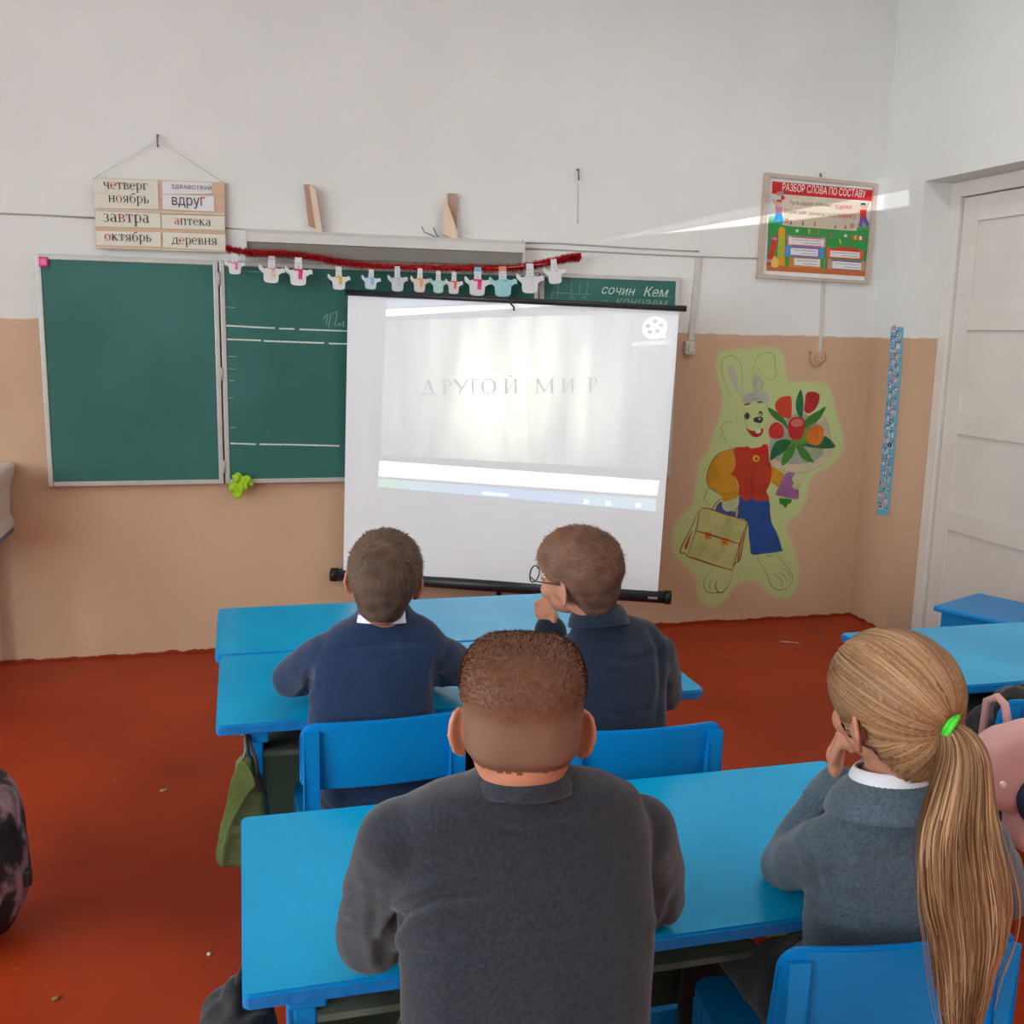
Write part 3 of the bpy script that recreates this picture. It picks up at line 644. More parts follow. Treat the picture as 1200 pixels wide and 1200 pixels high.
lp2 = lambda p, q, t: (p[0]+(q[0]-p[0])*t, p[1]+(q[1]-p[1])*t)
book([(318, 606), (660, 630), (655, 716), (316, 694)], (190, 110, 120), [(332, 624), (640, 645), (638, 702), (330, 684)], edge=(206, 150, 160))
book([(300, 696), (645, 716), (640, 808), (296, 790)], (120, 110, 190), [(348, 716), (588, 730), (586, 792), (346, 776)], edge=(70, 150, 200))
book([(292, 796), (652, 812), (648, 902), (290, 882)], (200, 130, 60), [(378, 806), (606, 820), (604, 884), (376, 868)], edge=(70, 150, 60))
book([(662, 716), (994, 740), (990, 820), (660, 804)], (200, 58, 40), [(695, 738), (956, 756), (952, 810), (693, 794)], edge=(226, 90, 50))
book([(668, 812), (1014, 836), (1008, 924), (664, 900)], (140, 96, 150), [(712, 832), (968, 850), (964, 912), (710, 894)], edge=(190, 150, 110))
pp('printed_book', [(188, 600), (242, 610), (186, 872), (138, 866)], (200, 52, 40), .002); pp('book_band', [(188, 618), (226, 626), (224, 650), (184, 642)], (140, 160, 190), .0024); pp('book_band', [(146, 812), (186, 822), (182, 846), (142, 838)], (150, 150, 160), .0024)
pp('printed_book', [(244, 540), (268, 530), (300, 545), (292, 875), (228, 868)], (222, 156, 40), .0024, 0); pp('book_band', [(246, 610), (284, 618), (276, 800), (238, 796)], (150, 186, 60), .0028)
pp('printed_bell', [(176, 880), (186, 812), (206, 790), (228, 810), (238, 884)], (226, 186, 90), .003, 2)
pp('printed_book', [(760, 706), (930, 716), (926, 736), (756, 728)], (190, 64, 44), .003)
tube('hanger', [Q(612, 60), Q(615, 92)], .006, M_STEEL, ps)

# ------------------------------------------------------------------ alphabet strip on the right wall
NX = Vector((-1, 0, 0))
def A4(s, t):   # 0..1 across, 0..1 down
    a = Vector((1044, 382.5)).lerp(Vector((1058.5, 383.5)), s); b_ = Vector((1026.5, 603)).lerp(Vector((1040.5, 604.5)), s)
    c = a.lerp(b_, t); c.x -= 1.5*math.sin(t*math.pi)*(-1)
    return onX(c.x, c.y, XR-.004)
ab = empty('alphabet_strip', A4(.5, 1), label='long narrow light blue alphabet strip hanging beside the door', cat='alphabet strip')
V, Fc = [], []
for i in range(31):
    for s in (0, 1):
        for dx in (0, .0025): V.append(A4(s, i/30)+Vector((dx, 0, 0)))
for i in range(30):
    b0 = 4*i; Fc += [(b0, b0+2, b0+6, b0+4), (b0+1, b0+5, b0+7, b0+3), (b0, b0+4, b0+5, b0+1), (b0+2, b0+3, b0+7, b0+6)]
Fc += [(0, 1, 3, 2), (120, 122, 123, 121)]
link('strip', mesh_np('strip', V, Fc), mat('strip_blue', (116, 178, 204), rough=.5, var=.05), ab)
vow = 'АЕЁИОУЫЭЮЯ'; M_NAVY = mat('ink_navy', (52, 52, 110)); M_RED2 = mat('ink_red2', (196, 40, 56)); M_GRN = mat('ink_green', (60, 140, 70)); M_TILE = mat('tile_pale', (206, 216, 226))
for i, ch in enumerate('АБВГДЕЁЖЗИЙКЛМНОПРСТУФХЦЧШЩЪЫЬЭЮЯ'):
    t = (i+.75)/34; s0 = .12 if i % 2 == 0 else .46
    patch('letter_tile', [A4(s0-.04, t-.019), A4(s0+.38, t-.019), A4(s0+.38, t+.006), A4(s0-.04, t+.006)], NX, M_TILE, ab, .0008)
    lettering('letter', ch, A4(s0-.02, t+.003), A4(s0+.32, t+.003), NX, [M_RED2 if ch in vow else (M_GRN if ch in 'ЪЬ' else M_NAVY)], ab, hs=1, height=.034, offset=.015, lift=.0014)
    if i % 3 == 2: patch('printed_dot', [A4(.78, t-.008), A4(.9, t-.008), A4(.9, t), A4(.78, t)], NX, [M_RED2, M_GRN, M_NAVY][i % 9//3], ab, .0012)

# ------------------------------------------------------------------ painted hare on the wall
def A_(u, v): return onY(820+u/6.6667, 400+v/6.6667, D)
def B_(u, v): return onY(780+u/6.6667, 540+v/6.6667, D)
def R6(u, v): return onY(780+u/3.636, 390+v/3.636, D)
mu = empty('wall_mural', R6(400, 1150), label='painted hare in red vest with schoolbag and tulips on the beige wall', cat='mural')
HALO = [(228, 85), (300, 75), (430, 62), (485, 75), (510, 130), (520, 200), (600, 210), (670, 215), (705, 250), (725, 330), (760, 460), (755, 510), (700, 570), (640, 600), (610, 650), (600, 700), (570, 770), (530, 800), (515, 850), (540, 900), (565, 1000), (560, 1080), (520, 1130), (470, 1125), (420, 1090), (380, 1060), (330, 1060), (290, 1085), (260, 1130), (220, 1162), (180, 1165), (140, 1130), (130, 1050), (90, 1000), (40, 950), (25, 890), (35, 830), (70, 770), (110, 740), (130, 640), (140, 560), (180, 500), (200, 440), (225, 370), (245, 290), (230, 220), (215, 150)]
hp = np.array([(q.x, q.z) for q in catmull([R6(*q) for q in HALO], True, 4)])
def halo_obj():
    """airbrushed ground: a fine sheet whose paint cover fades out along the outline"""
    st = .008; x0_, z0_ = hp.min(0)-.03; nx, nz = [int(q/st)+2 for q in (hp.max(0)-hp.min(0)+.06)]
    X, Z = np.meshgrid(x0_+st*np.arange(nx), z0_+st*np.arange(nz), indexing='ij'); Pq_ = np.stack([X.ravel(), Z.ravel()], 1)
    A, B = hp, np.roll(hp, -1, 0); E_ = B-A; best = np.full(len(Pq_), 9.); ins = np.zeros(len(Pq_), bool)
    for a, e in zip(A, E_):
        t = np.clip(((Pq_-a) @ e)/(e @ e+1e-12), 0, 1); best = np.minimum(best, np.linalg.norm(Pq_-(a+t[:, None]*e), axis=1))
        b2 = a+e; cr_ = ((a[1] > Pq_[:, 1]) != (b2[1] > Pq_[:, 1])); xi = (b2[0]-a[0])*(Pq_[:, 1]-a[1])/((b2[1]-a[1]) if abs(b2[1]-a[1]) > 1e-12 else 1e-12)+a[0]; ins ^= cr_ & (Pq_[:, 0] < xi)
    sd = np.where(ins, best, -best); cov = np.clip((sd+.016)/.028, 0, 1); cov = cov*cov*(3-2*cov)
    keep = lambda i, j: max(cov[i*nz+j], cov[(i+1)*nz+j], cov[i*nz+j+1], cov[(i+1)*nz+j+1]) > 0
    Fc = [(i*nz+j, (i+1)*nz+j, (i+1)*nz+j+1, i*nz+j+1) for i in range(nx-1) for j in range(nz-1) if keep(i, j)]
    used = sorted({q for f in Fc for q in f}); ix = {q: k for k, q in enumerate(used)}
    me = mesh_np('background_wash', [(Pq_[q][0], D-.0004, Pq_[q][1]) for q in used], [tuple(ix[q] for q in f) for f in Fc])
    a_ = me.attributes.new('cover', 'FLOAT', 'POINT'); a_.data.foreach_set('value', cov[used].astype(np.float32))
    m = M_WALL.copy(); m.name = 'mural_ground'; N = m.node_tree.nodes; L = m.node_tree.links; b = N['Principled BSDF']
    at = N.new('ShaderNodeAttribute'); at.attribute_name = 'cover'; mx = N.new('ShaderNodeMix'); mx.data_type = 'RGBA'; mx.inputs[7].default_value = (*lin((192, 206, 142)), 1)
    L.new(at.outputs['Fac'], mx.inputs[0]); L.new(b.inputs['Base Color'].links[0].from_socket, mx.inputs[6]); L.new(mx.outputs[2], b.inputs['Base Color'])
    link('background_wash', me, m, mu)
halo_obj()
lay = [.0006]
def paint(fn, name, pts, c, k=4, rough=.5):
    lay[0] += .00003
    patch(name, [fn(*q) for q in pts], NF, mat('paint_%d_%d_%d' % c, c, rough=rough, var=.06, vs=14, c2=tuple(int(x*.93) for x in c), c2s=9), mu, lay[0], k)
def line(fn, name, pts, c=(96, 88, 66), wd=.0035):
    lay[0] += .00002
    ribbon(name, catmull([fn(*q) for q in pts], False, 4), wd, NF, mat('line_%d_%d_%d' % c, c, rough=.6), mu, lay[0]+.0003, True)
GY = (186, 184, 176)
paint(A_, 'inner_ear', [(222, 215), (240, 188), (272, 210), (290, 280), (292, 340), (320, 400), (335, 440), (300, 405), (265, 340), (235, 280)], GY)
paint(A_, 'ear_fold', [(432, 250), (470, 275), (500, 312), (482, 378), (435, 392), (412, 335)], (180, 188, 158))
paint(A_, 'tuft', [(325, 460), (340, 420), (400, 395), (470, 385), (520, 400), (540, 440), (530, 480), (480, 465), (420, 470), (350, 485)], GY)
for q in ([(300, 475), (250, 430), (205, 350), (172, 230), (175, 160), (205, 120), (250, 112), (300, 140), (325, 210), (330, 300), (335, 370), (345, 420)], [(405, 330), (410, 250), (425, 180), (450, 120), (500, 95), (560, 90), (585, 130), (588, 200), (600, 260), (570, 297), (520, 290), (470, 245), (440, 180)], [(480, 375), (488, 345), (512, 308)],
          [(310, 480), (292, 560), (278, 625), (220, 630), (180, 650), (165, 690), (185, 702), (170, 745), (200, 752), (202, 790), (226, 792), (240, 832), (300, 824)], [(345, 520), (350, 600), (360, 660)], [(462, 640), (466, 690)], [(500, 672), (545, 638), (580, 612)], [(520, 480), (545, 560), (580, 600)], [(370, 650), (362, 684), (385, 690)]):
    line(A_, 'pencil_line', q, (132, 134, 104), .003)
line(A_, 'eyebrow', [(346, 498), (368, 490), (396, 486)], (92, 62, 40), .009); line(A_, 'eyebrow', [(446, 478), (468, 475), (494, 477)], (92, 62, 40), .009)
ell = lambda x, y, a, b_, n=14: [(x+a*math.cos(t), y+b_*math.sin(t)) for t in np.linspace(0, 2*math.pi, n+1)[:-1]]
paint(A_, 'eye', ell(370, 583, 20, 27), (54, 70, 56), 2); paint(A_, 'eye', ell(475, 566, 15, 21), (60, 56, 50), 2); paint(A_, 'eye_light', ell(473, 572, 9, 11), (196, 200, 150), 2)
paint(A_, 'nose', [(418, 612), (430, 596), (458, 590), (488, 592), (494, 615), (480, 636), (455, 638), (428, 628)], (62, 54, 52)); paint(A_, 'nose_light', ell(466, 606, 9, 8), (190, 186, 176), 2)
paint(A_, 'mouth', [(362, 678), (400, 696), (440, 700), (470, 690), (494, 680), (490, 715), (470, 740), (435, 749), (400, 732)], (178, 34, 34)); paint(A_, 'tooth', [(435, 690), (470, 684), (476, 708), (456, 720), (434, 713)], (214, 212, 190))
paint(B_, 'trouser_leg', [(385, 388), (425, 318), (450, 350), (470, 390), (540, 395), (542, 442), (460, 415)], (62, 88, 150), 2)
paint(B_, 'trousers', [(572, 285), (700, 290), (805, 305), (815, 400), (830, 490), (865, 555), (890, 620), (905, 680), (912, 705), (840, 718), (760, 726), (672, 732), (660, 660), (648, 580), (640, 480), (560, 455), (565, 400)], (36, 82, 152), 2)
for i in range(7): line(B_, 'stitch', [(718+i*27, 714-i*1.5), (732+i*27, 713-i*1.5)], (126, 150, 190), .003)
paint(A_, 'sleeve', [(262, 842), (190, 857), (130, 890), (88, 950), (62, 1020), (53, 1090), (80, 1145), (165, 1200), (175, 1235), (210, 1255), (293, 1220), (300, 1150), (285, 1085), (255, 1040), (272, 985), (278, 920)], (204, 148, 30), 3)
line(A_, 'sleeve_line', [(262, 842), (190, 857), (130, 890), (88, 950), (62, 1020), (53, 1090), (80, 1145), (165, 1200)], (110, 60, 24), .004); line(B_, 'sleeve_line', [(430, 262), (480, 262), (520, 250), (560, 240)], (150, 100, 24), .003)
paint(B_, 'sleeve', [(832, 40), (880, 75), (922, 100), (905, 150), (882, 202), (850, 185), (818, 160), (828, 90)], (204, 148, 30), 2)
paint(A_, 'vest', [(262, 845), (300, 826), (345, 828), (420, 836), (500, 820), (540, 850), (545, 920), (562, 990), (562, 1030), (548, 1110), (520, 1168), (535, 1205), (542, 1245), (490, 1240), (450, 1250), (425, 1236), (400, 1220), (370, 1252), (335, 1230), (302, 1205), (305, 1130), (280, 1065), (243, 1038), (268, 1000), (280, 930)], (186, 58, 32), 2)
line(A_, 'vest_line', [(425, 960), (410, 1060), (400, 1220)], (120, 40, 24), .0035); line(B_, 'vest_line', [(580, 255), (640, 262), (660, 250)], (130, 40, 24), .003); line(B_, 'vest_line', [(690, 250), (790, 245)], (130, 40, 24), .003)
paint(A_, 'neckerchief', [(300, 828), (345, 826), (375, 820), (405, 838), (440, 830), (470, 830), (495, 805), (527, 808), (542, 860), (500, 880), (430, 890), (370, 862)], (198, 36, 28), 2)
paint(A_, 'button', ell(440, 915, 27, 28), (220, 160, 50), 1); paint(A_, 'button_hole', ell(441, 917, 11, 10), (70, 50, 36), 1)
paint(B_, 'paw', [(445, 370), (440, 340), (470, 325), (520, 300), (570, 290), (572, 330), (555, 370), (520, 385), (495, 395), (470, 392)], (190, 200, 148), 2)
paint(A_, 'bouquet_paper', [(530, 650), (560, 615), (600, 612), (640, 560), (720, 520), (800, 515), (900, 560), (955, 580), (1000, 640), (1015, 730), (1045, 840), (960, 960), (830, 1020), (680, 1015), (590, 985), (545, 940), (535, 830)], (204, 192, 160))
paint(A_, 'bouquet_inside', [(550, 760), (640, 640), (720, 575), (800, 560), (900, 620), (940, 700), (965, 830), (940, 900), (850, 950), (700, 960), (600, 930), (552, 880)], (160, 166, 146))
line(A_, 'paper_line', [(955, 580), (1000, 640), (1015, 730), (1045, 840)], (150, 130, 100), .003); line(A_, 'paper_line', [(590, 985), (680, 1018), (830, 1022), (960, 962)], (170, 150, 120), .003)
for q, c in (([(790, 378), (808, 460), (805, 560), (790, 600), (760, 560), (748, 490), (765, 420)], (30, 110, 66)), ([(985, 510), (940, 600), (880, 650), (820, 690), (808, 640), (860, 580), (930, 540)], (58, 118, 44)), ([(530, 520), (600, 550), (670, 620), (690, 690), (640, 640), (580, 600)], (60, 118, 50)),
             ([(700, 780), (820, 680), (870, 655), (840, 800), (760, 840)], (96, 146, 50)), ([(550, 930), (560, 850), (600, 780), (680, 765), (712, 790), (660, 860), (600, 900)], (34, 104, 60)), ([(1060, 825), (980, 838), (880, 830), (790, 810), (850, 790), (960, 740), (1010, 760)], (28, 104, 60)),
             ([(640, 970), (650, 880), (700, 820), (742, 800), (740, 860), (700, 930)], (70, 136, 50)), ([(892, 945), (820, 930), (775, 880), (758, 810), (800, 820), (850, 870), (870, 910)], (62, 128, 50))):
    paint(A_, 'leaf', q, c, 3)
for q, c in (([(585, 500), (625, 440), (680, 428), (712, 435), (718, 520), (710, 600), (670, 600), (620, 570)], (206, 70, 38)), ([(820, 480), (830, 410), (870, 392), (930, 410), (930, 470), (900, 530), (850, 562), (815, 540)], (180, 36, 46)), ([(540, 680), (570, 640), (610, 632), (650, 670), (655, 730), (620, 760), (560, 755), (540, 730)], (196, 48, 40)),
             ([(690, 640), (720, 600), (770, 590), (815, 610), (818, 680), (795, 750), (740, 770), (695, 735)], (184, 38, 40)), ([(835, 720), (870, 670), (930, 655), (965, 690), (960, 770), (920, 812), (860, 800), (835, 770)], (222, 118, 40))):
    paint(A_, 'tulip', q, c, 3)
paint(A_, 'tulip_light', [(715, 625), (760, 602), (805, 622), (795, 658), (750, 670), (718, 655)], (206, 110, 100), 3)
line(A_, 'petal_line', [(930, 670), (938, 740), (920, 800)], (230, 150, 50), .005); line(A_, 'petal_line', [(640, 470), (680, 520), (690, 590)], (180, 60, 34), .003)
paint(B_, 'bouquet_wrap', [(940, 95), (975, 88), (1010, 100), (990, 130), (1000, 180), (1035, 220), (1040, 270), (1030, 300), (990, 295), (950, 290), (900, 275), (855, 265), (880, 210), (910, 140)], (160, 102, 152), 2)
paint(B_, 'paw', [(1005, 110), (1040, 100), (1065, 130), (1065, 180), (1040, 220), (1005, 220), (985, 195), (1005, 170), (985, 150)], (194, 204, 152), 3)
paint(B_, 'stems', [(885, 290), (985, 300), (980, 330), (955, 338), (935, 372), (915, 345), (890, 335)], (56, 128, 46), 1)
paint(B_, 'schoolbag', [(265, 385), (300, 368), (360, 380), (450, 412), (560, 445), (640, 480), (575, 648), (520, 855), (350, 805), (165, 745), (235, 545), (255, 440)], (190, 192, 124), 2)
paint(B_, 'bag_gusset', [(215, 530), (148, 662), (162, 692), (195, 590)], (170, 84, 40), 2); paint(B_, 'bag_gusset', [(618, 560), (590, 660), (572, 770), (556, 785), (580, 650)], (186, 110, 62), 2)
BR_ = (134, 62, 26)
for q, wd in (([(165, 745), (250, 770), (350, 805), (520, 855)], .007), ([(520, 855), (540, 800), (578, 772), (605, 640), (640, 480)], .006), ([(640, 480), (585, 620), (520, 855)], .005), ([(265, 385), (300, 368), (360, 380), (450, 412), (560, 445), (640, 480)], .006), ([(265, 385), (255, 440), (235, 545), (165, 745)], .005), ([(255, 390), (180, 560), (110, 705), (150, 720), (165, 745)], .006), ([(235, 545), (330, 572), (460, 612), (575, 648)], .008), ([(358, 385), (388, 335), (432, 292)], .005), ([(392, 392), (420, 345), (445, 315)], .004), ([(540, 440), (546, 400), (552, 360)], .004), ([(556, 446), (566, 400), (570, 340)], .004)):
    line(B_, 'bag_line', q, BR_, wd)
for x, y in ((328, 585), (460, 632)): paint(B_, 'clasp', [(x-28, y-26), (x+26, y-32), (x+30, y+24), (x-24, y+30)], (210, 140, 36), 1); paint(B_, 'clasp_hole', ell(x, y+2, 9, 12), (170, 90, 30), 1)
for q in ([(370, 830), (320, 900), (297, 960), (310, 1010), (350, 1030), (410, 1030), (450, 1020), (490, 970), (525, 865)], [(365, 920), (340, 970), (352, 1012)], [(718, 740), (725, 780), (780, 860), (800, 920), (830, 980), (880, 1008), (930, 1000), (975, 960), (990, 900), (960, 840), (900, 770), (870, 740), (860, 722)], [(835, 880), (880, 910), (910, 950), (905, 985)], [(880, 865), (930, 900), (950, 950)], [(918, 838), (955, 870), (975, 920)], [(780, 742), (840, 740)], [(400, 240), (350, 215), (320, 225), (315, 260), (298, 285), (312, 315), (350, 340)]):
    line(B_, 'pencil_line', q, (128, 124, 84), .0035)
line(B_, 'pencil_line', [(398, 930), (388, 980), (412, 1026), (450, 1020), (480, 985)], (84, 80, 56), .005)

# ------------------------------------------------------------------ tripod projection screen
SW, SH = 1.503, 1.317
so_, syaw, sroll = Vector((.489, 4.80, 1.692)), .341, .028
ex = Vector((math.cos(syaw), -math.sin(syaw), 0)); ny = Vector((math.sin(syaw), math.cos(syaw), 0)); ez = (Vector((0, 0, 1))*math.cos(-.012)+ny*math.sin(-.012))
e1 = ex*math.cos(sroll)-ez*math.sin(sroll); e2 = ez*math.cos(sroll)+ex*math.sin(sroll); en = e2.cross(e1)   # en points to the wall
SM = Matrix((e1, en, e2)).transposed().to_4x4(); SM.translation = so_
SMI = SM.inverted()
scr = empty('projection_screen'); scr.matrix_world = SM; scr.location, scr.rotation_euler = SM.to_translation(), SM.to_euler()
tag(scr, 'white portable projection screen on a tripod showing a projected film title', 'projection screen')
def SP(u, v):    # pixel -> (s,t) on the screen plane
    d = ray(u, v); o = Vector((0, 0, CH)); t = (so_-o).dot(en)/d.dot(en); q = SMI @ (o+d*t); return q.x, q.z
def wave(s, t):  # gentle folds near the left edge
    return .006*math.sin(s*38)*math.exp(-s*5)*(.4+.6*(-t/SH)) + .002*math.sin(s*9+t*3) + .004*math.exp(-((s-SW)*7)**2)
def sgrid(name, quad, m, off, nu=24, nv=16, parent=scr):
    """quad: TL,TR,BR,BL in (s,t)"""
    V, Fc = [], []
    for j in range(nv+1):
        for i in range(nu+1):
            a, b_ = i/nu, j/nv
            s = (quad[0][0]*(1-a)+quad[1][0]*a)*(1-b_)+(quad[3][0]*(1-a)+quad[2][0]*a)*b_
            t = (quad[0][1]*(1-a)+quad[1][1]*a)*(1-b_)+(quad[3][1]*(1-a)+quad[2][1]*a)*b_
            V.append((s, wave(s, t)-off, t))
    for j in range(nv):
        for i in range(nu): k = j*(nu+1)+i; Fc.append((k, k+nu+1, k+nu+2, k+1))
    return link(name, mesh_np(name, V, Fc, True), m, parent, keep_world=False)
M_FAB = mat('screen_fabric', (238, 242, 246), rough=.8, var=.01)
fab = sgrid('screen_fabric', [(0, 0), (SW, 0), (SW, -SH), (0, -SH)], M_FAB, 0, 60, 24)
M_BLK = mat('black_metal', (34, 36, 40), rough=.4, var=.1, spec=.5)
def ltube(name, pts, r, m, parent, n=12):
    bm = bmesh.new(); add_tube(bm, pts, r, n); return bm_obj(name, bm, m, parent, True, local=True)
ltube('top_rod', [(-.01, -.004, .006), (SW+.03, -.004, .006)], .0135, M_BLK, scr)
case = ltube('bottom_case', [(-.035, .012, -SH-.012), (SW+.035, .012, -SH-.012)], .030, M_BLK, scr, 16)
for x in (-.062, SW+.035): ltube('end_cap', [(x, .012, -SH-.012), (x+.03, .012, -SH-.012)], .033, mat('black_plastic', (26, 26, 28), rough=.5), scr, 16)
box('case_label', (SW-.045, -.0195, -SH-.016), (SW+.0, -.017, -SH-.006), mat('label_silver', (150, 150, 152), rough=.4), case, local=True)
s0, t0 = SP(600, 352)
ltube('hook', [(s0-.006, -.016, t0+.02), (s0-.004, -.02, t0-.015), (s0+.012, -.022, t0-.03), (s0+.012, -.022, t0-.045)], .0045, M_BLK, scr, 6)
pole = ltube('tripod_pole', [(SW*.5, .045, .03), (SW*.5, .05, -1.42)], .013, M_BLK, scr)
fz = []
for a in (-.55, .55+math.pi, math.pi/2):
    w0 = SM @ Vector((SW*.5, .05, -1.38)); w1 = Vector((w0.x+.24*math.cos(a), min(w0.y+.24*math.sin(a), D-.06), .012))
    bm = bmesh.new(); add_tube(bm, [w0, w1], .009, 8); bm_obj('tripod_leg', bm, M_BLK, scr, True)
def proj_mat(name, c, e, kind=None):
    m = bpy.data.materials.new(name); m.use_nodes = True; N = m.node_tree.nodes; L = m.node_tree.links; b = N['Principled BSDF']
    b.inputs['Base Color'].default_value = (*lin((238, 242, 246)), 1); b.inputs['Roughness'].default_value = .8
    b.inputs['Emission Strength'].default_value = e; b.inputs['Emission Color'].default_value = (*lin(c), 1)
    tc = N.new('ShaderNodeTexCoord')
    if kind == 'forest':
        def noise_(scale, st, det=3):
            mp = N.new('ShaderNodeMapping'); mp.inputs['Scale'].default_value = st; L.new(tc.outputs['Object'], mp.inputs[0])
            n = N.new('ShaderNodeTexNoise'); n.inputs['Scale'].default_value = scale; n.inputs['Detail'].default_value = det; L.new(mp.outputs[0], n.inputs['Vector']); return n.outputs[0]
        cx, cz = SP(600, 455)
        sub = N.new('ShaderNodeVectorMath'); sub.operation = 'SUBTRACT'; sub.inputs[1].default_value = (cx, 0, cz); L.new(tc.outputs['Object'], sub.inputs[0])
        scl = N.new('ShaderNodeVectorMath'); scl.operation = 'MULTIPLY'; scl.inputs[1].default_value = (1.2, 0, 1.4); L.new(sub.outputs[0], scl.inputs[0])
        ln = N.new('ShaderNodeVectorMath'); ln.operation = 'LENGTH'; L.new(scl.outputs[0], ln.inputs[0])
        gl = N.new('ShaderNodeMapRange'); gl.interpolation_type = 'SMOOTHSTEP'; gl.inputs[1].default_value = .0; gl.inputs[2].default_value = .9; gl.inputs[3].default_value = 1; gl.inputs[4].default_value = 0; L.new(ln.outputs['Value'], gl.inputs[0])
        st = noise_(9, (1, 1, .12)); st2 = noise_(16, (1, 1, .5), 5)
        r1 = N.new('ShaderNodeMapRange'); r1.inputs[1].default_value = .35; r1.inputs[2].default_value = .7; r1.inputs[3].default_value = .5; r1.inputs[4].default_value = 1.6; L.new(st, r1.inputs[0])
        r2 = N.new('ShaderNodeMapRange'); r2.inputs[1].default_value = .4; r2.inputs[2].default_value = .7; r2.inputs[3].default_value = .92; r2.inputs[4].default_value = 1.18; L.new(st2, r2.inputs[0])
        g2 = N.new('ShaderNodeMapRange'); g2.inputs[3].default_value = .35; g2.inputs[4].default_value = 2.6; L.new(gl.outputs[0], g2.inputs[0])
        m1 = N.new('ShaderNodeMath'); m1.operation = 'MULTIPLY'; L.new(r1.outputs[0], m1.inputs[0]); L.new(r2.outputs[0], m1.inputs[1])
        m2 = N.new('ShaderNodeMath'); m2.operation = 'MULTIPLY'; L.new(m1.outputs[0], m2.inputs[0]); L.new(g2.outputs[0], m2.inputs[1])
        m3 = N.new('ShaderNodeMath'); m3.operation = 'MULTIPLY'; m3.inputs[1].default_value = e; L.new(m2.outputs[0], m3.inputs[0]); L.new(m3.outputs[0], b.inputs['Emission Strength'])
        mx = N.new('ShaderNodeMix'); mx.data_type = 'RGBA'; mx.inputs[6].default_value = (*lin((214, 216, 204)), 1); mx.inputs[7].default_value = (*lin((240, 246, 206)), 1); L.new(gl.outputs[0], mx.inputs[0]); L.new(mx.outputs[2], b.inputs['Emission Color'])
    if kind == 'bar':
        mp = N.new('ShaderNodeMapping'); L.new(tc.outputs['Object'], mp.inputs[0]); mp.inputs['Scale'].default_value = (1, 1, 1)
        sp = N.new('ShaderNodeSeparateXYZ'); L.new(mp.outputs[0], sp.inputs[0]); cr = N.new('ShaderNodeValToRGB'); r = N.new('ShaderNodeMapRange'); r.inputs[1].default_value = SP(443, 565)[0]; r.inputs[2].default_value = SP(769, 590)[0]
        L.new(sp.outputs[0], r.inputs[0]); L.new(r.outputs[0], cr.inputs[0]); E_ = cr.color_ramp.elements
        E_[0].color = (*lin((150, 225, 170)), 1); E_[0].position = .05; E_[1].color = (*lin((190, 225, 240)), 1)
        for p_, c_ in ((.1, (150, 205, 235)), (.45, (110, 175, 245)), (.72, (130, 180, 245)), (.76, (140, 215, 240))): q = E_.new(p_); q.color = (*lin(c_), 1)
        L.new(cr.outputs[0], b.inputs['Emission Color'])
    return m
EM = .13
img = lambda name, px, c, e, off=.0012, kind=None, nu=24, nv=6: sgrid(name, [SP(*q) for q in px], proj_mat(name, c, e, kind), off, nu, nv)
img('projected_film', [(452, 376), (794, 366), (774, 551), (445, 533)], (220, 222, 210), EM, kind='forest', nv=16)
img('projected_page', [(452, 362.5), (664, 353.5), (655, 358), (452, 371)], (250, 252, 250), .30)
img('projected_title_bar', [(453, 351), (580, 350.5), (540, 356), (453, 361.5)], (170, 205, 250), .12)
img('projected_page', [(445, 540), (773, 563.5), (770, 581), (443.5, 558)], (252, 254, 248), .33)
img('projected_toolbar', [(443.5, 558), (770, 581), (769.5, 585), (443.5, 561)], (206, 214, 214), .05)
img('projected_taskbar', [(443.5, 561), (769.5, 585), (768.5, 599.5), (443, 570.5)], (180, 210, 245), .22, kind='bar')
M_GLOW = proj_mat('projected_white', (250, 255, 250), .40); M_DIM = proj_mat('projected_grey', (200, 206, 190), .0)
def simg(name, pts, m, off):
    bm = bmesh.new(); f = bm.faces.new([bm.verts.new((s, wave(s, t)-off, t)) for s, t in pts]); bmesh.ops.triangulate(bm, faces=[f], ngon_method='EAR_CLIP'); return bm_obj(name, bm, m, scr, local=True)
for a, b_ in ((565, 579), (560, 580.5)): simg('projected_icon', [SP(565, 576.5), SP(596, 579), SP(596, 581.5), SP(565, 579)], M_GLOW, .003); break
for u, v in ((710, 590), (745, 592), (684, 588)): simg('projected_icon', [SP(u, v-2.5), SP(u+6, v-2.2), SP(u+6, v+2.5), SP(u, v+2.2)], M_GLOW, .003)
def slet(s, a, b_, m, hs=1, offset=0, space=1, off=.003, height=None):
    V, Fc, _ = text_geo(s, None, offset, 0, space); A, B = Vector(SP(*a)), Vector(SP(*b_)); e = (B-A).normalized(); up = Vector((-e.y, e.x)); x0, x1 = V[:, 0].min(), V[:, 0].max(); k = (B-A).length/(x1-x0)
    P = []
    for v in V: q = A+e*((v[0]-x0)*k)+up*(v[1]*(k*hs if height is None else height/.727)); P.append((q.x, wave(q.x, q.y)-off, q.y))
    return link('projected_title', mesh_np('projected_title', P, Fc), m, scr, keep_world=False)
_sf = lambda x, y: _h(x-.13, x+.13, y, .07)
